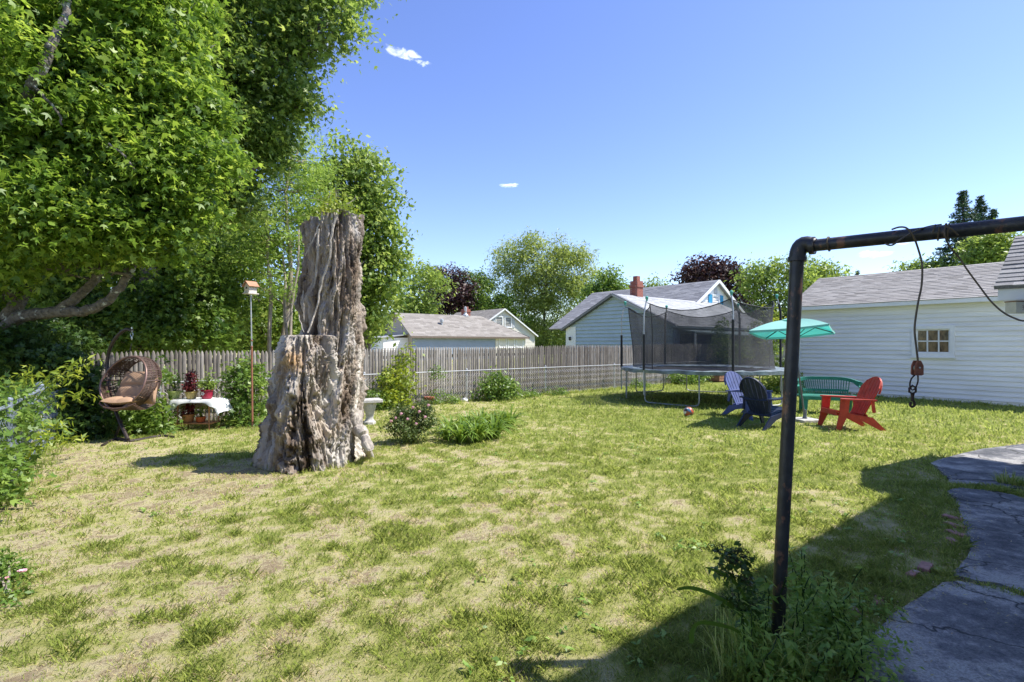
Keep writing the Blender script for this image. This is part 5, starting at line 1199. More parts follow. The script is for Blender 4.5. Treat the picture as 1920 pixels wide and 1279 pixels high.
    line(G(1790,1102), G(1838,1108), 7, .04, 20, .04, .005); line(G(1838,1100), G(1925,1122), 12, .05, 30, .05, .005)
    for L_ in (left, left2, left3):
        for i in range(len(L_)-1): line(G(*L_[i])-Vector((.05, 0, 0)), G(*L_[i+1])-Vector((.05, 0, 0)), 4, .07, 26, .05, .005)
    line(fpt(-5.5)+V*.1, fpt(18)+V*.1, 150, .16, 40, .15, .012)
    line(Vector((9.9, 17.5, 0)), Vector((13.6, 13.1, 0)), 40, .15, 30, .12, .012)
    for a in range(26):
        t = math.radians(150+a*9); p = Vector((-2.75+.66*math.cos(t), 7.15+.60*math.sin(t), 0)); sp.append((p.x, p.y, .10, 26, .12, .006))
    for (px, py, n, ln) in ((545,872,160,.2), (560,880,120,.18), (610,874,150,.2), (595,882,110,.14), (675,850,120,.22), (655,860,100,.18), (500,850,60,.16), (1290,780,40,.06)): p = G(px, py); sp.append((p.x, p.y, .10, n, ln, .006))
    for k in range(8): p = G(445+k*8, 855+((k*7) % 5)); sp.append((p.x, p.y, .10, 40, .14, .008))
    line(Vector((-7.3, 8.2, 0)), Vector((-4.6, 4.4, 0)), 24, .18, 50, .14, .008)
    line(G(310,815), G(520,806), 24, .2, 50, .09, .008)
    tufts('rough_grass', sp, 'longer ragged grass at fence feet, cracks and edges', seed=8)
build_plants()
# ---------------------------------------------------------------- rusty clothes-line pipe
def build_pipe():
    mt = plain('rusted black pipe', (.032, .031, .033), .42, .25, var=.6, scale=9, bump=.8, bscale=34, wear=((.17, .085, .055), 11, .54), spec=.6, bd=.006, stretch=(1, 1, .6))
    b = G(1455, 1222); top = P(1495, 478, 2.72); root = empty('clothesline_pipe', b, 'rusty black iron pipe post with elbow and long crossbar at the right', 'pipe post')
    m = MB(); m.tube([b-Z*.15, b.lerp(top, .25), b.lerp(top, .5), b.lerp(top, .75), top], .0335, 20); m.build('post', mt, root, smooth=True)
    a1 = P(1512, 462, 2.70); e1 = P(1920, 419, 2.14); d = (e1-a1).normalized()
    far = a1+d*2.75; m = MB(); m.tube([a1+d*(2.75*i/6) for i in range(7)], .0315, 20); m.build('crossbar', mt, root, smooth=True)
    m = MB(); upv = (top-b).normalized(); c0 = top; pts = []
    for i in range(9):
        t = i/8; pts.append((top-upv*.02)*(1-t)**2+(top+upv*.085)*2*t*(1-t)+(a1+d*.03)*t*t)
    m.tube(pts, .0405, 20)
    m.tube([top-upv*.035, top-upv*.012], .046, 20); m.tube([a1+d*.015, a1+d*.04], .046, 20); m.build('elbow', mt, root, smooth=True)
    m = MB(); m.tube([far-d*.02, far], .07, 16); m.build('flange', mt, root)
    def bar(px):   # point on the bar's axis at a picture column
        best = min((a1+d*(i*.005) for i in range(560)), key=lambda p: abs(960+p.x/p.y*F-px)); return best
    wm = plain('stiff brown wire', (.09, .065, .04), .6, var=.4, bump=0, scale=20)
    w = MB(); g = random.Random(2)
    def smooth(pts, k=6):
        q = []
        for i in range(len(pts)-1):
            p0 = pts[max(0, i-1)]; p1 = pts[i]; p2 = pts[i+1]; p3 = pts[min(len(pts)-1, i+2)]
            for j in range(k):
                t = j/k; q.append(.5*((2*p1)+(-p0+p2)*t+(2*p0-5*p1+4*p2-p3)*t*t+(-p0+3*p1-3*p2+p3)*t**3))
        q.append(pts[-1]); return q
    def coil(px, turns, adv):
        o = bar(px); pts = []; s1 = d.cross(Z).normalized(); s2 = s1.cross(d)
        for i in range(int(turns*12)+1):
            a = i/12*2*math.pi; pts.append(o+d*adv*(i/12)+(s1*math.cos(a)+s2*math.sin(a))*.036)
        return pts
    dd = bar(1715).y-.05
    loop = smooth([P(1660,457,dd+.09), P(1672,460,dd-.0), P(1690,448,dd-.02), P(1715,434,dd-.01), P(1740,425,dd+.02), P(1765,421,dd+.02)]); w.tube(loop, .0038, 6)
    main = smooth([P(1673,430,dd+.12), P(1686,426,dd+.04), P(1700,428,dd-.0), P(1712,442,dd-.02), P(1722,468,dd), P(1729,498,dd), P(1728,535,dd), P(1722,565,dd), P(1717,595,dd), P(1715,620,dd), P(1718,650,dd), P(1721,676,dd)]); w.tube(main, .0042, 7)
    w.tube(coil(1752, 1.1, .02), .0035, 6); w.tube(coil(1773, 1.2, .012), .0035, 6); w.tube(coil(1553, 1.0, .006), .004, 6)
    d2 = bar(1772).y-.04
    side = smooth([P(1773,422,d2), P(1771,440,d2-.01), P(1782,464,d2), P(1798,483,d2), P(1815,508,d2-.02), P(1835,535,d2-.04), P(1858,565,d2-.1), P(1880,585,d2-.15), P(1903,597,d2-.2), P(1925,602,d2-.25), P(2000,600,d2-.4)]); w.tube(side, .0036, 6)
    tail = smooth([P(1775,425,d2-.03), P(1785,430,d2-.045), P(1797,441,d2-.05)]); w.tube(tail, .0035, 6)
    tag(w.build('line_wire', wm, smooth=True), 'kinked brown wire wound on the crossbar with one end hanging and one running off right', 'wire')
    root = empty('pulley_block', P(1719, 676, dd), 'rusty wooden pulley block on the hanging wire', 'pulley'); rust = plain('rusty red block', (.24, .085, .05), .7, .2, var=.45, scale=40, bump=.4, bd=.002)
    m = MB(); c = P(1719.5, 690, dd); prof = [(-.008, .034), (.008, .034), (.020, .010), (.020, -.030), (.012, -.034), (-.014, -.034), (-.020, -.028), (-.018, .010)]
    for y in (-.014, .008): m.prism([c+Vector((x, y, z)) for (x, z) in prof], (0, .006, 0))
    m.build('cheeks', rust, root, bevel=.0015); s = MB(); s.tube([c+Vector((0, -.004, 0)), c+Vector((0, .006, 0))], .014, 14); s.tube([c+Vector((.001, -.016, .002)), c+Vector((.001, .018, .002))], .004, 8); s.build('sheave', M['chrome'], root)
    root = empty('swivel_hook', P(1711, 757, dd), 'dark rusty wire ring and swivel hook dangling below the pulley', 'hook'); dk = plain('dark rusted iron', (.045, .025, .02), .6, .4, var=.5, scale=30, bump=.3, bd=.002)
    m = MB(); m.tube(smooth([P(1717,702,dd), P(1709,710,dd), P(1706,722,dd), P(1710,731,dd), P(1716,728,dd), P(1721,716,dd), P(1721,703,dd)]), .0032, 8); m.build('ring', dk, root, smooth=True)
    m = MB(); m.tube([P(x, y, dd) for (x, y) in ((1705,728), (1711,723), (1717,727), (1717,735), (1711,738), (1705,735))], .0045, 8, closed=True); m.tube([P(1711,736,dd), P(1711,742,dd), P(1710.5,752,dd)], [.009, .007, .006], 10)
    m.tube(smooth([P(1710.5,750,dd), P(1714,754,dd), P(1714.5,760,dd), P(1710,763,dd), P(1706.5,759,dd), P(1708,754,dd)]), .0052, 8); m.build('hook', dk, root, smooth=True)
build_pipe()

# ---------------------------------------------------------------- trampoline
M['dark_galv'] = plain('dull galvanised tube', (.33, .34, .34), .5, .3, var=.3, scale=6, bump=.05)
def build_trampoline():
    c = Vector((5.6, 15.1, 0)); R = 2.27; zr = .90; root = empty('trampoline', c, 'round garden trampoline with dark safety net, foam sleeved poles and green caps', 'trampoline')
    on = lambda a, r=R, z=zr: c+Vector((r*math.cos(math.radians(a)), r*math.sin(math.radians(a)), z))
    MB().tube([on(a) for a in range(0, 360, 6)], .024, 10, closed=True).build('frame_ring', M['galv'], root, smooth=True)
    mat_ = plain('black jumping mat', (.022, .022, .024), .75, var=.3, bump=.1)
    g = random.Random(3)
    m = MB(); vs = [c+Z*(zr-.05)]+[on(a, R*.84, zr-.02+.01*math.sin(a*.2)) for a in range(0, 360, 6)]; m.add(vs, [(0, i, i % 60+1) for i in range(1, 61)]+[]); m.build('mat', mat_, root)
    m = MB(); pad = plain('faded pad cover', (.16, .20, .21), .5, var=.9, scale=2.2, col2=(.03, .035, .04), bump=.4, bd=.03); rows = []
    for (r_, z) in ((R+.05, zr-.05), (R+.05, zr+.035), (R-.02, zr+.055), (R-.18, zr+.045), (R*.83, zr+.0)):
        rows.append([on(a, r_+g.gauss(0, .012), z+g.gauss(0, .011)) for a in range(0, 360, 5)])
    n = 72; m.add([p for r_ in rows for p in r_], [(i*n+k, i*n+(k+1) % n, (i+1)*n+(k+1) % n, (i+1)*n+k) for i in range(4) for k in range(n)]); m.build('spring_pad', pad, root, smooth=True)
    # W shaped legs: two uprights joined by a foot bar
    for (a, b_) in ((-150, -112), (-92, -52), (-15, 22), (45, 82), (102, 132), (150, 186)):
        p, q = on(a, R, zr), on(b_, R, zr); pf, qf = on(a, R+.02, .05), on(b_, R+.02, .05); m = MB()
        dd = (qf-pf).normalized(); pts = [p, p.lerp(pf, .8), pf+Z*.10, pf+dd*.03+Z*.03, pf+dd*.12, (pf+qf)/2-Z*.01, qf-dd*.12, qf-dd*.03+Z*.03, qf+Z*.10, q.lerp(qf, .8), q]
        m.tube(pts, .019, 8); m.build('leg', M['dark_galv'], root, smooth=True)
    angs = [-150, -92, 0, 40, 100, 165]; zt = 2.86; tops = []
    cap = plain('sea green plastic', (.10, .42, .33), .4, var=.15)
    for a in angs:
        z2 = 3.02 if a == 0 else (2.9 if a == -92 else zt)
        p0 = on(a, R+.05, .25); p1 = on(a, R+.05, 1.9 if a in (-150, 165) else 2.25); p2 = on(a, R+.05, z2-.45); p3 = on(a, R-.0, z2-.2); p4 = on(a, R-.06, z2)
        m = MB(); m.tube([p0, p2, p3, p4], .019, 8); o = m.build('net_pole', M['galv'], root, smooth=True)
        sl = MB(); top_ = p1 if a in (-150, -92, 165) else p3
        pts = [on(a, R+.05, zr+.02), p1]+([p2, top_] if a not in (-150, -92, 165) else []); sl.tube(pts, .033, 10); sl.build('foam_sleeve', M['black'], root, smooth=True)
        k = MB(); k.lathe([(.028, -.05), (.03, .0), (.045, .02), (.042, .06), (.02, .08), (0, .085)], 10, p4); k.build('cap', cap, root, smooth=True)
        tops.append((a, z2-.12))
    # net between the pole tops, scalloped, pinned at the mat edge
    m_, nt, N, L, b = new_mat('fine black netting'); b.inputs['Base Color'].default_value = (.045, .045, .048, 1); b.inputs['Roughness'].default_value = .8
    tr = N.new('ShaderNodeBsdfTransparent'); ms = N.new('ShaderNodeMixShader'); tc = N.new('ShaderNodeTexCoord'); nz = N.new('ShaderNodeTexNoise'); nz.inputs['Scale'].default_value = 2.5; nz.inputs['Detail'].default_value = 3; L.new(tc.outputs['Object'], nz.inputs['Vector'])
    r = ramp(N, [(.35, (.56,)*3), (.7, (.74,)*3)]); L.new(nz.outputs[0], r.inputs[0]); L.new(r.outputs[0], ms.inputs[0]); L.new(tr.outputs[0], ms.inputs[1]); L.new(b.outputs[0], ms.inputs[2]); L.new(ms.outputs[0], N['Material Output'].inputs[0])
    net = MB(); hem = MB(); K = 14; J = 8; Rn = R-.28
    for i in range(len(tops)):
        a0, z0 = tops[i]; a1, z1 = tops[(i+1) % len(tops)]; a1 += 360 if a1 < a0 else 0; grid = []; edge = []
        for k in range(K+1):
            t = k/K; a = a0+(a1-a0)*t; s = math.sin(math.pi*t)
            rt = Rn*(1-.07*s)+.12*(1-s)**3; ztp = z0+(z1-z0)*t-.23*s**.75; zb = zr+.04
            col = []
            for j in range(J+1):
                u = j/J; rr = Rn*(1-.035*s)*(1-u)+rt*u-.10*math.sin(math.pi*u)*(.4+.6*s)+.02*math.sin(a*.33+u*5); col.append(on(a, rr, zb+(ztp-zb)*u))
            grid.append(col); edge.append(col[-1])
        b0 = len(net.v); net.add([p for col in grid for p in col], [(k*(J+1)+j, (k+1)*(J+1)+j, (k+1)*(J+1)+j+1, k*(J+1)+j+1) for k in range(K) for j in range(J)])
        hem.tube(edge, .014, 6)
        hem.tube([edge[0], on(a0, R-.02, z0+.03)], .01, 5)
        # vertical seam cord
        if a0 in (-150, 0, 165): hem.tube(grid[0], .012, 6)
    net.build('safety_net', m_, root, smooth=True); hem.build('net_hem', M['black'], root)
    # little ladder strap near the front pole
build_trampoline()

# ---------------------------------------------------------------- seats
def local_root(name, label, cat, group=None): return empty(name, (0, 0, 0), label, cat, group)
def adirondack(label, mat, loc, face, group, label_back=None):
    """seat looks along +y locally"""
    root = local_root('adirondack_chair', label, 'chair', group); s = .5
    # back: fan of slats with a rounded top, leaning back
    def bp(x, h): return Vector((x, -.17-h*.42, .27+h*.90))
    bk = MB(); n = 6; Ht = .82
    for i in range(n):
        x0 = (i-n/2)/n; x1 = (i+1-n/2)/n; w0, w1 = .40, .54
        def wid(h): return w0+(w1-w0)*min(1, h/.55)
        def toph(f): return Ht-.33*(1-math.sqrt(max(0, 1-(f*1.9)**2))) if abs(f*1.9) < 1 else Ht-.33
        rows = 9; pts = []; gp_ = .014
        for k in range(rows+1):
            t = k/rows
            for f in (x0, x1):
                hmax = toph(f if abs(f) > .02 else .02); h = -.04+(hmax+.04)*t; x = f*wid(h)+(gp_/2 if f == x0 else -gp_/2)
                pts.append(bp(x, h)+Vector((0, -.04*math.cos(f*3.0)+.03, 0)))
        nn = Vector((0, .022, .010)); b0 = [p for p in pts]+[p-nn for p in pts]; m = len(pts); fs = []
        for k in range(rows):
            a = k*2; fs += [(a, a+1, a+3, a+2), (m+a+2, m+a+3, m+a+1, m+a), (a, a+2, m+a+2, m+a), (a+1, m+a+1, m+a+3, a+3)]
        fs += [(0, m, m+1, 1), (m-2, m-1, 2*m-1, 2*m-2)]; bk.add(b0, fs)
    # band along the bottom, middle and arched head
    for h, hh in ((.0, .07), (.33, .06)): bk.beam(bp(-.24, h)-Vector((0, .02, 0)), bp(.24, h)-Vector((0, .02, 0)), .02, hh, up=(0, .4, .9))
    arc = [bp(math.sin(a)*.262, (Ht-.33)+.325*math.cos(a)-.02)+Vector((0, -.03, 0)) for a in [math.radians(q) for q in range(-90, 91, 15)]]
    bk.tube(arc, .017, 6); bk.build('backrest', mat, root, world=False)
    st = MB()
    for k in range(5):
        y = .33-k*.115; z = .365-k*.028-(.015 if k == 0 else 0); st.box((0, y, z), (.50, .10, .022), ay=(0, 1, .24 if k else .5), az=(0, -.24, 1))
    st.box((0, .385, .33), (.52, .02, .09)); st.build('seat', mat, root, world=False)
    for sx in (-1, 1):
        a = MB(); a.prism([Vector((sx*.245, -.34, .56)), Vector((sx*.36, -.30, .565)), Vector((sx*.385, .30, .585)), Vector((sx*.33, .37, .588)), Vector((sx*.255, .30, .585))], (0, 0, .026)); a.build('arm', mat, root, world=False)
        f = MB(); f.prism([Vector((sx*.285, .18, .585)), Vector((sx*.285, .34, .585)), Vector((sx*.285, .36, .34)), Vector((sx*.285, .43, 0)), Vector((sx*.285, .36, 0)), Vector((sx*.285, .21, .30))], (sx*.035, 0, 0)); f.build('front_leg', mat, root, world=False)
        f = MB(); f.prism([Vector((sx*.262, .36, .35)), Vector((sx*.262, .30, .26)), Vector((sx*.262, -.10, .17)), Vector((sx*.262, -.42, 0)), Vector((sx*.262, -.52, 0)), Vector((sx*.262, -.26, .25))], (sx*.030, 0, 0)); f.build('rear_leg', mat, root, world=False)
        MB().beam((sx*.27, -.27, .56), (sx*.27, -.30, .34), .03, .05).build('arm_bracket', mat, root, world=False)
    root.location = loc; fx = Vector(face); root.rotation_euler = (0, 0, math.atan2(fx.y, fx.x)-math.pi/2)
    return root
def plastic(name, c): return plain(name, c, .55, var=.28, scale=7, bump=.12, bscale=60, spec=.4, wear=(tuple(min(1, q*1.5+.05) for q in c), 22, .62), bd=.003)
gC = 'adirondack chairs around the umbrella'
adirondack('red plastic adirondack chair facing left beside the green bench', plastic('brick red plastic', (.50, .055, .03)), (6.55, 9.95, 0), (-1, .03, 0), gC)
adirondack('dark navy adirondack chair seen from behind, nearest the rusty pipe', plastic('near black navy plastic', (.012, .02, .055)), (5.02, 10.15, 0), (.85, .52, 0), gC)
adirondack('slate blue adirondack chair behind the dark one, its slats in the sun', plastic('slate blue plastic', (.075, .10, .25)), (5.28, 11.45, 0), (.35, -.94, 0), gC)

def build_bench():
    root = local_root('garden_bench', 'green plastic garden bench with slotted curved back in front of the garage', 'bench'); mt = plastic('bottle green plastic', (.03, .21, .145)); W = .60
    def bp(x, h):  # back surface: wraps forward at the sides
        return Vector((x, -.24-h*.14+.22*(abs(x)/W)**3, .42+h*.40))
    b = MB(); n = 22
    for i in range(n):
        x = -.46+.92*i/(n-1); lean = (x/.5)*.07
        for k in range(4):
            h0, h1 = .30+.16*k, .30+.16*(k+1)
            b.beam(bp(x+lean*h0, h0), bp(x+lean*h1, h1), .015, .018, up=(0, 1, 0))
        b.beam(bp(x, .02), bp(x, .26), .017, .018, up=(0, 1, 0))
    for h, hh in ((.0, .05), (.28, .05)):
        for k in range(16):
            x0 = -.48+.96*k/16; x1 = -.48+.96*(k+1)/16; b.beam(bp(x0, h), bp(x1, h), .022, hh)
    b.build('backrest', mt, root, world=False)
    t = MB(); pts = []
    for i in range(25):
        a = math.radians(180-180*i/24); x = math.cos(a)*.70; h = .97-.30*(abs(x)/.70)**5; pts.append(bp(min(.62, max(-.62, x)), h)+Vector((x-min(.62, max(-.62, x)), .02+(.16 if abs(x) > .62 else 0), 0)))
    for i in range(len(pts)-1): t.beam(pts[i], pts[i+1]+(pts[i+1]-pts[i])*.15, .05, .075)
    t.build('top_rail', mt, root, world=False)
    s = MB(); s.box((0, .03, .405), (1.24, .46, .035))
    for k in range(6): s.box((0, -.15+k*.07, .427), (1.2, .05, .012))
    s.box((0, .265, .375), (1.26, .025, .09)); s.build('seat', mt, root, world=False, bevel=.006)
    for sx in (-1, 1):
        a = MB(); a.prism([Vector((sx*.60, -.20, .70)), Vector((sx*.70, -.18, .68)), Vector((sx*.71, .20, .615)), Vector((sx*.69, .27, .61)), Vector((sx*.60, .25, .615))], (0, 0, .03))
        a.prism([Vector((sx*.635, .18, .615)), Vector((sx*.635, .26, .615)), Vector((sx*.60, .25, .40)), Vector((sx*.60, .16, .40))], (sx*.03, 0, 0)); a.build('armrest', mt, root, world=False)
        for sy in (-1, 1):
            l = MB(); x, y = sx*.50, .17*sy+.03
            l.prism([Vector((x-.055, y, .40)), Vector((x+.055, y, .40)), Vector((x+.035+sx*.02, y+sy*.05, 0)), Vector((x-.035+sx*.02, y+sy*.05, 0))], (0, .045*sy, 0)); l.build('leg', mt, root, world=False)
    root.location = (7.45, 12.1, 0); root.rotation_euler = (0, 0, math.atan2(-.93, -.30)-math.pi/2)
build_bench()

def build_umbrella():
    b = G(1509, 791); root = empty('patio_umbrella', b, 'square turquoise patio umbrella on a leaning pole and grey base', 'umbrella')
    MB().box(b+Z*.035, (.46, .46, .07), (.97, .2, 0), (-.2, .97, 0)).build('base', M['concrete'], root, bevel=.015)
    m = MB(); m.lathe([(.05, .07), (.035, .12), (.03, .26), (0, .26)], 12, b); top = P(1484, 597, 10.7); ax = (top-b).normalized()
    m.tube([b+Z*.07, top], .019, 10); m.build('pole', plain('grey metal pole', (.20, .21, .22), .4, .6, var=.2), root, smooth=True)
    c = top-ax*.02; cor = [P(1404, 620, 10.1), P(1436, 633, 11.5), P(1566, 623, 11.4), P(1554, 607, 9.95)]
    ctr = c; m = MB(); K = 8; vs = []; fs = []
    for e in range(4):
        A, B_ = cor[e], cor[(e+1) % 4]; b0 = len(vs)
        for i in range(K+1):
            for j in range(K+1):
                u = i/K; t = j/K; p = A.lerp(B_, t); q = ctr.lerp(p, u); q = q+Z*(.05*math.sin(math.pi*u)*(abs(2*t-1)**2)-.035*u*math.sin(math.pi*t)*.6); vs.append(q)
        fs += [(b0+i*(K+1)+j, b0+(i+1)*(K+1)+j, b0+(i+1)*(K+1)+j+1, b0+i*(K+1)+j+1) for i in range(K) for j in range(K)]
        b1 = len(vs)   # short valance
        for j in range(K+1): t = j/K; p = A.lerp(B_, t)-Z*.035*math.sin(math.pi*t)*.6; vs += [p, p-Z*.045]
        fs += [(b1+2*j, b1+2*j+2, b1+2*j+3, b1+2*j+1) for j in range(K)]
    m.add(vs, fs)
    cm, nt, N, L, bb = new_mat('turquoise canvas'); bb.inputs['Base Color'].default_value = (.34, .66, .60, 1); bb.inputs['Roughness'].default_value = .85; tr = N.new('ShaderNodeBsdfTranslucent'); tr.inputs[0].default_value = (.04, .55, .48, 1); ms = N.new('ShaderNodeMixShader'); ms.inputs[0].default_value = .38
    L.new(bb.outputs[0], ms.inputs[1]); L.new(tr.outputs[0], ms.inputs[2]); L.new(ms.outputs[0], N['Material Output'].inputs[0])
    cn = m.build('canopy', cm, root, smooth=True)
    v = MB(); vv = [ctr+Z*.055]+[ctr.lerp(q, .26)+Z*.035 for q in cor]; v.add(vv, [(0, i+1, (i+1) % 4+1) for i in range(4)]); v.build('vent', cm, cn)
    for q in cor:
        r = MB(); r.tube([ctr-Z*.04, ctr.lerp(q, .5)-Z*.03, q-Z*.02], .011, 6); h = ctr-ax*.42; r.tube([h, ctr.lerp(q, .55)-Z*.01], .007, 6); r.build('rib', M['black'], root)
build_umbrella()

# ball
def build_ball():
    c = G(1291, 781)+Z*.105; m = MB(); n = 24; k = 14; vs = []; fs = []; r = .115
    for i in range(k+1):
        for j in range(n): a = math.pi*i/k; b = 2*math.pi*j/n; vs.append(c+Vector((math.sin(a)*math.cos(b), math.sin(a)*math.sin(b), math.cos(a)))*r)
    fs = [(i*n+j, i*n+(j+1) % n, (i+1)*n+(j+1) % n, (i+1)*n+j) for i in range(k) for j in range(n)]
    m.add(vs, fs); mt, nt, N, L, b = new_mat('patched ball skin'); tc = N.new('ShaderNodeTexCoord'); vo = N.new('ShaderNodeTexVoronoi'); vo.inputs['Scale'].default_value = 17; L.new(tc.outputs['Object'], vo.inputs['Vector'])
    sx = N.new('ShaderNodeSeparateXYZ'); L.new(vo.outputs['Color'], sx.inputs[0]); r_ = ramp(N, [(0, (.05, .06, .07)), (.25, (.5, .10, .04)), (.45, (.08, .22, .35)), (.6, (.7, .7, .68)), (.85, (.35, .12, .06))]); r_.color_ramp.interpolation = 'CONSTANT'; L.new(sx.outputs[0], r_.inputs[0]); L.new(r_.outputs[0], b.inputs['Base Color']); b.inputs['Roughness'].default_value = .35
    tag(m.build('ball', mt, smooth=True), 'small multicoloured ball on the lawn in front of the trampoline', 'ball')
build_ball()

# ---------------------------------------------------------------- hanging egg chair
def build_egg():
    D = 8.75; root = empty('hanging_chair_stand', G(232, 823), 'dark curved metal stand holding the hanging wicker chair', 'stand'); dk = plain('dark brown metal', (.06, .045, .04), .45, .4, var=.3, scale=12, bump=.05)
    top = [P(248, 620, D), P(236, 618, D+.05), P(222, 628, D+.1), P(210, 645, D+.15), P(203, 665, D+.2), P(201, 690, D+.2), P(204, 720, D+.15), P(212, 755, D+.1), P(222, 785, D+.0), P(240, 824, 8.55)]
    def sm(pts, k=5):
        q = []
        for i in range(len(pts)-1):
            p0 = pts[max(0, i-1)]; p1 = pts[i]; p2 = pts[i+1]; p3 = pts[min(len(pts)-1, i+2)]
            for j in range(k): t = j/k; q.append(.5*((2*p1)+(-p0+p2)*t+(2*p0-5*p1+4*p2-p3)*t*t+(-p0+3*p1-3*p2+p3)*t**3))
        return q+[pts[-1]]
    MB().tube(sm(top), .028, 12).build('pole', dk, root, smooth=True)
    f = MB(); a = G(242, 828); a.z = .025; b_ = G(218, 822); b_.z = .025
    f.tube([P(228, 790, 8.7), G(216, 823)+Z*.02], .022, 8)
    f.tube(sm([G(192, 838)+Z*.022, G(216, 826)+Z*.022, G(245, 829)+Z*.022, G(300, 820)+Z*.022, G(325, 822)+Z*.022]), .024, 8); f.tube([G(216, 824)+Z*.022, G(240, 827)+Z*.022], .022, 8); f.build('foot', dk, root, smooth=True)
    ch = MB(); c0 = P(247, 620, D)
    ch.tube([c0+Z*.06, c0-Z*.02], .010, 8); ch.tube([c0+Vector((.022*math.cos(a), 0, -.07+.034*math.sin(a))) for a in [i*math.pi/6 for i in range(12)]], .006, 6, closed=True); ch.lathe([(.008, -.16), (.014, -.14), (.008, -.10), (0, -.1)], 8, c0)
    ch.build('spring_hook', M['chrome'], root, smooth=True)
    # basket
    root = empty('hanging_chair', P(243, 740, D), 'brown wicker egg chair hanging on its stand, tan cushion inside', 'hanging chair'); wk = plain('dark wicker', (.09, .05, .035), .55, var=.45, scale=30, bump=.2, bd=.003)
    c = P(243, 717, D); fwd = Vector((-.10, -.995, 0)).normalized(); rt = Vector((.995, -.10, 0)).normalized()
    def Q(x, y, z): return c+(rt*x+fwd*y+Z*z)*.88      # y towards the viewer
    # front hoop, tilted: top leans back
    hoop = []
    for i in range(36):
        a = 2*math.pi*i/36; x = .455*math.cos(a); z = .50*math.sin(a)
        if z < 0: x *= 1-.30*(z/.5)**2*1.0; 
        hoop.append(Q(x, .16-.22*(z/.5) if z > 0 else .16+.16*(-z/.5), z))
    h = MB(); h.tube(hoop, .017, 10, closed=True); h.build('hoop', plain('bronze tube', (.20, .12, .095), .4, .3, var=.25, scale=14, bump=.03), root, smooth=True)
    # body: rounded shell behind the hoop; canopy of ribs, open band, woven seat
    def shell(a, t):
        """a round the hoop, t from rim 0 to the back pole 1"""
        i = a/(2*math.pi)*36; i0 = int(i) % 36; p = hoop[i0].lerp(hoop[(i0+1) % 36], i-int(i)); bk = Q(.05, -.45, -.02)
        q = p.lerp(bk, t); bulge = math.sin(math.pi*min(1, t))*.17; dr = (p-Q(0, p.y*0, 0)); dr = rt*(p-c).dot(rt)+Z*(p-c).dot(Z)
        if dr.length > 0: dr.normalize()
        return q+dr*bulge*.95-fwd*.10*math.sin(math.pi*t)
    w = MB()
    for k in range(30):   # ribs of the hood
        a = math.radians(12+156*k/29); w.tube([shell(a, t) for t in (0, .12, .25, .38, .5)], .0075, 5)
    for t in (.12, .25, .38, .5): w.tube([shell(math.radians(a), t) for a in range(8, 173, 8)], .008 if t < .5 else .014, 5)
    for k in range(15):
        for s in (1, -1):  # diamond weave at the sides of the hood
            a = 10+k*2.6; w.tube([shell(math.radians(a), .0 if s > 0 else .5), shell(math.radians(a+8), .25), shell(math.radians(a+16), .5 if s > 0 else 0)], .005, 4)
            a = 170-k*2.6; w.tube([shell(math.radians(a), .0 if s > 0 else .5), shell(math.radians(a-8), .25), shell(math.radians(a-16), .5 if s > 0 else 0)], .005, 4)
    for k in range(56):   # woven bowl
        a = math.radians(186+168*k/55)
        for s in (1, -1):
            a2 = a+s*.30; w.tube([shell(a, 0), shell(a+(a2-a)*.33, .25), shell(a+(a2-a)*.66, .5), shell(a2, .75), shell(a2, .95)], .006, 4)
    for t in (.15, .3, .45, .6, .75): w.tube([shell(math.radians(a), t) for a in range(180, 361, 9)], .006, 4)
    for a in (176, 4, 150, 30, 90): w.tube([shell(math.radians(a), t) for t in (0, .2, .4, .6, .8, .97)], .012, 6)
    # seat skirt
    w.tube([Q(-.36, .28, -.38), Q(-.2, .34, -.45), Q(0, .36, -.47), Q(.2, .34, -.45), Q(.36, .26, -.38)], .016, 8)
    for k in range(14): x = -.34+.68*k/13; w.tube([Q(x, .30-.1*abs(x), -.40), Q(x*.95, .0, -.54+.15*x*x), Q(x*.8, -.3, -.45)], .009, 5)
    w.build('wicker_basket', wk, root)
    w = MB(); pts = [shell(math.radians(90), .18), P(247, 650, D)]; w.tube([Q(0, .03, .50), P(247, 644, D)], .006, 6); w.build('hanging_rope', dk, root)
    # cushion: seat pad, back pad with tufts
    cu = plain('tan cushion fabric', (.42, .265, .165), .85, var=.14, scale=9, bump=.2)
    def pad(fn, nu, nv, name):
        vs = [fn(i/nu, j/nv) for i in range(nu+1) for j in range(nv+1)]; m = MB(); n1 = nv+1
        fr = [p[0] for p in vs]; bkk = [p[1] for p in vs]; m.add(fr, [(i*n1+j, (i+1)*n1+j, (i+1)*n1+j+1, i*n1+j+1) for i in range(nu) for j in range(nv)]); m.add(bkk, [(i*n1+j+1, (i+1)*n1+j+1, (i+1)*n1+j, i*n1+j) for i in range(nu) for j in range(nv)])
        o = m.build(name, cu, root, smooth=True); return o
    def back(u, v):
        x = (u-.5)*2; z = (v-.5)*2; k = math.sqrt(max(0, 1-abs(x)**2.6))*math.sqrt(max(0, 1-abs(z)**2.8)); th = .12*k
        th *= 1-.45*math.exp(-((v-.52)/.05)**2); th *= 1-.15*math.exp(-((u-.5)/.05)**2)
        p = Q(x*.41*(1-.12*z)+.06, -.16-.22*(v)+.14*x*x, -.12+z*.31); n = fwd*.9+Z*.4; return p+n*th, p-n*.04*k
    pad(back, 24, 24, 'back_cushion')
    def seat(u, v):
        x = (u-.5)*2; y = (v-.5)*2; k = math.sqrt(max(0, 1-abs(x)**3))*math.sqrt(max(0, 1-abs(y)**3)); th = .085*k*(1-.25*math.exp(-((u-.5)/.05)**2))
        p = Q(x*.315, .04+y*.29, -.36+.03*x*x); return p+Z*th, p-Z*.05*k
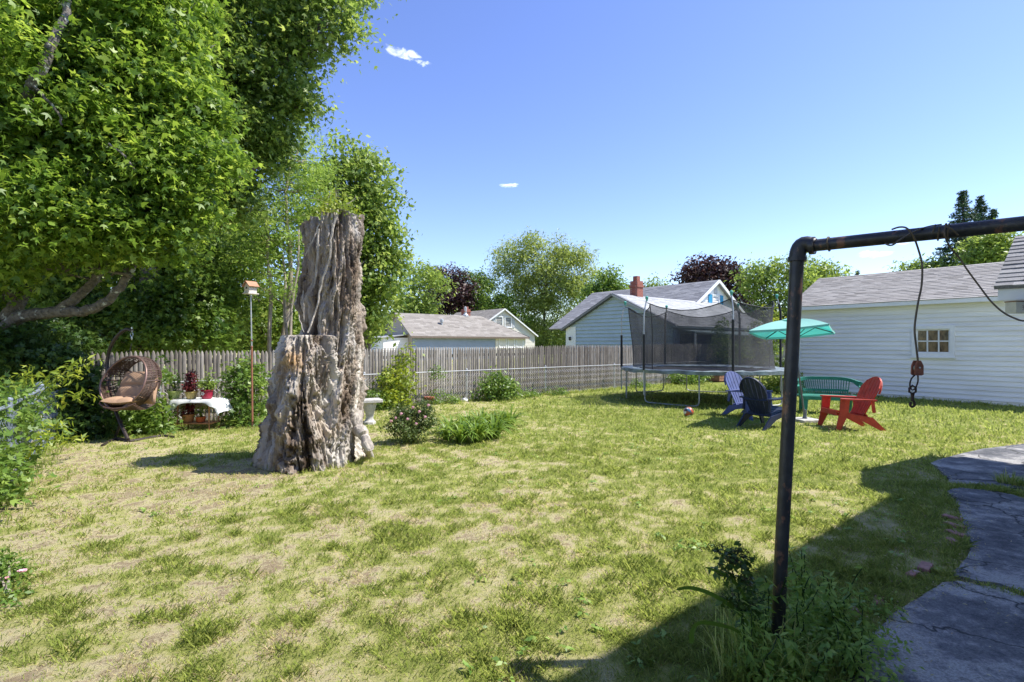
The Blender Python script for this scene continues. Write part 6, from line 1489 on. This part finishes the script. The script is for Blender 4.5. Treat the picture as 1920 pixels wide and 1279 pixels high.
    pad(seat, 24, 16, 'seat_cushion')
build_egg()

# ---------------------------------------------------------------- plant table
def build_table():
    D = 9.7; root = empty('plant_table', G(368, 812), 'small wooden two tier table draped with a white cloth, flower pots on both tiers', 'table'); wd = plain('orange brown wood', (.42, .20, .09), .6, var=.3, scale=20, stretch=(1, 1, .3))
    X0 = P(331, 760, D).x; X1 = P(397, 760, D).x; zt = .58; y0 = D; y1 = D+.32
    xs = (X0+.02, X1-.05)
    for x in xs:
        for y in (y0, y1): MB().tube([Vector((x, y, 0)), Vector((x, y, zt-.02))], [.012, .016], 8).build('leg', wd, root)
    MB().box(((X0+X1)/2, (y0+y1)/2, zt-.015), (X1-X0+.05, .42, .03)).build('top', wd, root)
    MB().box(((X0+X1)/2-.01, (y0+y1)/2, .13), (X1-X0-.02, .36, .02)).build('lower_shelf', wd, root)
    # cloth: over the top, hanging in folds at the ends and the back
    cl = MB(); nx, ny = 36, 18; vs = []; W = X1-X0+.10
    for i in range(nx+1):
        for j in range(ny+1):
            s = (i/nx-.5)*(W+.52); t = (j/ny-.5)*(.44+.56); cx = (X0+X1)/2; cy = (y0+y1)/2
            hx = W/2; x = max(-hx, min(hx, s)); ox = abs(s)-hx; hy = .235; y = max(-hy, min(hy, t)); oy = abs(t)-hy
            if t < 0: oy = min(oy, .06+.17*math.exp(-((s+hx)/.13)**2)+.08*math.exp(-((s-hx)/.08)**2))
            z = zt+.006+.003*math.sin(s*17)
            if ox > 0: x += math.copysign(.02+ox*.42+.02*math.sin(t*26), s); z -= ox*.9
            if oy > 0: y += math.copysign(.015+oy*.08+.02*math.sin(s*22)*(oy/.2), t); z -= oy*.9
            vs.append((cx+x, cy+y, z))
    cl.add(vs, [(i*(ny+1)+j, (i+1)*(ny+1)+j, (i+1)*(ny+1)+j+1, i*(ny+1)+j+1) for i in range(nx) for j in range(ny)])
    tag(cl.build('tablecloth', plain('white cotton cloth', (.78, .80, .79), .9, var=.08, scale=6, bump=.1), smooth=True), 'white cloth draped over the small plant table', 'tablecloth')
    def pot(px, z, r, h, mat, label, leafm, blobs, taper=.7, leaf='oval', ls=.05, cov=1.3, dd=.12, flower=False, seed=0):
        x = P(px, 745, D+dd).x; c = Vector((x, D+dd, z)); rt = empty('flower_pot', c, label, 'potted plant', 'potted plants on the table')
        m = MB(); m.lathe([(0, 0), (r*taper, 0), (r*(taper+.12), h*.3), (r*.97, h*.85), (r*1.06, h*.86), (r*1.06, h), (r*.95, h), (r*.9, h*.85), (0, h*.85)], 24, c); p = m.build('pot', mat, rt, smooth=True)
        if flower:
            m = MB(); q = c+Vector((-r*.2, -r*.92, h*.6))
            for k in range(5): a = k*1.2566; m.box(q+Vector((.022*math.cos(a), -.004, .022*math.sin(a))), (.026, .008, .02), (math.cos(a), 0, math.sin(a)), (0, 1, 0), (-math.sin(a), 0, math.cos(a)))
            m.build('painted_flower', M['white_trim'], p)
        B = [(c+Vector((bx, by, h+bz)), br, brz) for (bx, by, bz, br, brz) in blobs]; crown('leaves', B, leaf, ls, leafm, rt, cover=cov, seed=seed, clump=8, tuft=.03); s = MB(); g = random.Random(seed)
        for b_ in B:
            for k in range(3): s.tube(wiggle(c+Z*h*.85, Vector(b_[0])+Vector((g.uniform(-1, 1)*b_[1], g.uniform(-1, 1)*b_[1], g.uniform(0, 1)*b_[2])), 4, .05, g), .004, 4)
        s.build('stems', leafm, rt)
    zt2 = zt+.015
    pot(327, zt2, .115, .145, plain('pale green glaze', (.42, .50, .16), .45, var=.15, scale=3), 'pale green bowl pot with a thin leafy plant, left on the table', M['wood_leaf'], [(-.03, 0, .06, .07, .05), (.05, 0, .16, .06, .10), (-.12, 0, .2, .03, .08), (.08, 0, .30, .04, .05)], seed=61, cov=.9)
    pot(359, zt2, .11, .135, plain('ochre glaze', (.48, .38, .13), .45, var=.2, scale=3), 'ochre bowl pot with a dark red leafy plant, middle of the table', M['red_leaf'], [(0, 0, .08, .11, .07), (0, 0, .2, .09, .09), (0, 0, .30, .07, .08), (-.01, 0, .38, .035, .05), (-.10, 0, .1, .05, .06)], seed=62, ls=.06, cov=2)
    pot(388, zt2, .105, .17, plain('crimson glaze', (.30, .015, .045), .35, var=.3, scale=3), 'crimson pot painted with a white flower, right on the table', M['light_leaf'], [(0, 0, .08, .11, .08), (.06, 0, .18, .09, .09), (-.10, 0, .12, .08, .08), (.12, 0, .1, .06, .07), (.04, 0, .28, .04, .05)], taper=.8, flower=True, seed=63, cov=1.2)
    terr = plain('terracotta', (.46, .20, .08), .8, var=.2, scale=6)
    pot(353, .145, .115, .15, terr, 'large terracotta pot with red leaves on the lower tier', M['red_leaf'], [(0, 0, .05, .10, .05), (.04, 0, .14, .08, .06), (-.02, 0, .2, .06, .04)], seed=64, ls=.06, cov=1.6)
    pot(376, .145, .085, .10, plain('orange plastic', (.50, .10, .03), .5, var=.15), 'small orange pot with a thin seedling on the lower tier', M['light_leaf'], [(0, 0, .07, .05, .05), (.03, 0, .16, .05, .04), (-.04, 0, .12, .04, .03)], taper=.8, seed=65, cov=1.0)
build_table()

# ---------------------------------------------------------------- birdhouse on its pole
def build_bird():
    b = G(473.5, 803); D = b.y; t = P(470, 552, D); root = empty('birdhouse', b, 'small white birdhouse with brown roof on a tall thin pole', 'birdhouse')
    mid = P(472, 650, D); rust = plain('rusty red pole', (.33, .13, .08), .7, .1, var=.3, scale=12, bump=.1); MB().tube([b-Z*.1, mid], .017, 8).build('lower_pole', rust, root, smooth=True); MB().tube([mid-Z*.05, t], .013, 8).build('upper_pole', M['galv'], root, smooth=True)
    for zz in (.0, .12): MB().tube([mid+Z*zz-Z*.012, mid+Z*zz+Z*.012], .022, 8).build('clamp', rust, root)
    ax = Vector((.86, -.5, 0)).normalized(); ay = Vector((.5, .86, 0)).normalized(); c = t+Z*.09; wm = plain('pale weathered board', (.60, .55, .48), .8, var=.25, scale=15)
    m = MB(); w, dp, h = .15, .16, .13; a = c-ax*w/2-ay*dp/2-Z*h/2
    m.prism([a, a+ax*w, a+ax*w+Z*h, a+ax*w/2+Z*(h+.075), a+Z*h], ay*dp); m.build('body', wm, root)
    r = MB(); p = a+ax*w/2+Z*(h+.09)-ay*.03
    for s in (-1, 1): e = p+ax*s*(w/2+.035)-Z*.105; nn = (ax*s*.105+Z*(w/2+.035)).normalized()*.014; r.prism([p, e, e+ay*(dp+.06), p+ay*(dp+.06)], nn)
    r.build('roof', plain('brown red roof boards', (.42, .22, .13), .8, var=.25, scale=15), root); m = MB(); q = c-ay*(dp/2+.002)+Z*.03; m.tube([q, q-ay*.006], .019, 14); m.build('entrance', M['black'], root)
    MB().box(c-Z*(h/2+.012), (w+.05, dp+.06, .02), ax, ay).build('floor_board', wm, root)
build_bird()

# ---------------------------------------------------------------- concrete bench, stones, pots, bricks
def build_small():
    l = G(693, 795); root = empty('stone_bench', l, 'weathered curved concrete bench half hidden behind the stump', 'bench')
    e0 = P(716, 757, 10.75); e0.z = .46; mt = M['concrete']; m = MB(); fr = []; bk = []
    for i in range(13):
        t = i/12; p = Vector((e0.x-1.25*t, e0.y-.12-.75*t+.35*t*t, .44)); fr.append(p+Vector((.10, -.17, 0))); bk.append(p+Vector((-.08, .2, 0)))
    m.prism(fr+bk[::-1], (0, 0, .065)); m.build('seat', mt, root, bevel=.012)
    for q in (l, l+Vector((-.85, -.38, 0))):
        m = MB(); m.lathe([(.13, 0), (.13, .05), (.10, .07), (.075, .12), (.085, .2), (.115, .30), (.13, .34), (.14, .44), (0, .44)], 8, q+Z*.0); m.build('pedestal', mt, root, smooth=True)
    wh = plain('white painted stone', (.80, .80, .78), .7, var=.15, scale=10)
    for i, (px, py, r, lab) in enumerate(((850, 754, .095, 'larger white stone behind the day lilies'), (872, 752, .085, 'smaller white stone nearer the rounded bush'))):
        c = G(px, py+1); m = MB(); m.lathe([(r*.9, -.02), (r, .03), (r*.9, r*.75), (r*.55, r*1.15), (.0, r*1.28)], 14, c); tag(m.build('white_stone', wh, smooth=True), lab, 'stone', 'white stones at the fence')
    c = G(805, 757); root = empty('flower_pot', c, 'red clay pot by the chain link behind the rose bush', 'flower pot'); m = MB(); m.lathe([(.08, 0), (.12, .15), (.14, .15), (.14, .19), (.11, .19), (0, .15)], 16, c); m.build('pot', plain('red clay', (.42, .13, .07), .8, var=.2), root, smooth=True)
    # old wooden box under the trampoline
    c = fpt(tpx(1336), 0)+V*.45; root = empty('planter_box', c, 'weathered brown wooden planter under the far side of the trampoline', 'planter'); m = MB(); wd = plain('weathered planter wood', (.30, .15, .09), .8, var=.4, scale=12)
    for k in range(3): m.box(c+V*.25+Z*(.10+k*.11), (1.35, .03, .10), U, V); m.box(c-V*.2+Z*(.10+k*.11), (1.35, .03, .10), U, V)
    for s in (-1, 1): m.box(c+U*s*.66+V*.02+Z*.21, (.03, .46, .34), U, V)
    m.build('boards', wd, root); m = MB(); m.box(c+V*.02+Z*.30, (1.28, .42, .02), U, V); m.build('soil', plain('dark soil', (.07, .05, .035), .95), root)
    MB().box(c+V*.28+Z*.40, (1.5, .06, .03), U, V).build('rim', wd, root)
    bm = plain('faded paving brick', (.36, .19, .15), .9, var=.3, scale=25, bump=.3, wear=((.42, .38, .33), 10, .58))
    labs = ['topmost sunken brick of the curved lawn edging', 'second sunken brick of the curved lawn edging', 'third sunken brick of the curved lawn edging', 'lowest brick in the upper run of lawn edging', 'lone pinkish brick where the lawn narrows by the asphalt', 'brick beside the lone pinkish one', 'small grey stone chip in the soil by the edging', 'broken brick near the goldenrod', 'half buried brick closest to the weeds']
    for i, (px, py, s, a) in enumerate(((1785, 972, 1, -1.15), (1789, 987, 1, -1.25), (1792, 1002, 1, -1.45), (1788, 1017, .8, -1.7), (1735, 1065, 1.1, -2.4), (1712, 1078, .8, -2.6), (1680, 1095, .55, .3), (1648, 1130, .85, -2.3), (1605, 1148, .6, -2.0))):
        c = G(px, py); ax = Vector((math.cos(a), math.sin(a), 0)); ay = Vector((-math.sin(a), math.cos(a), 0)); m = MB(); m.box(c+Z*.004, (.15*s, .065*s, .035), ax, ay, Vector((.06*math.sin(i*3), .05, 1)).normalized()); tag(m.build('brick', bm, bevel=.008), labs[i], 'brick', 'bricks edging the lawn')
build_small()

# service wire running from the white gable to the right
w_ = MB(); a_, b_ = P(1371, 543, 33), P(1530, 640, 19.5)
w_.tube([a_.lerp(b_, i/14)-Z*.5*math.sin(math.pi*i/14) for i in range(15)], .014, 5); b2 = P(1500, 590, 24)
tag(w_.build('service_wire', M['black']), 'thin overhead service wire dropping right from the white gable', 'wire')
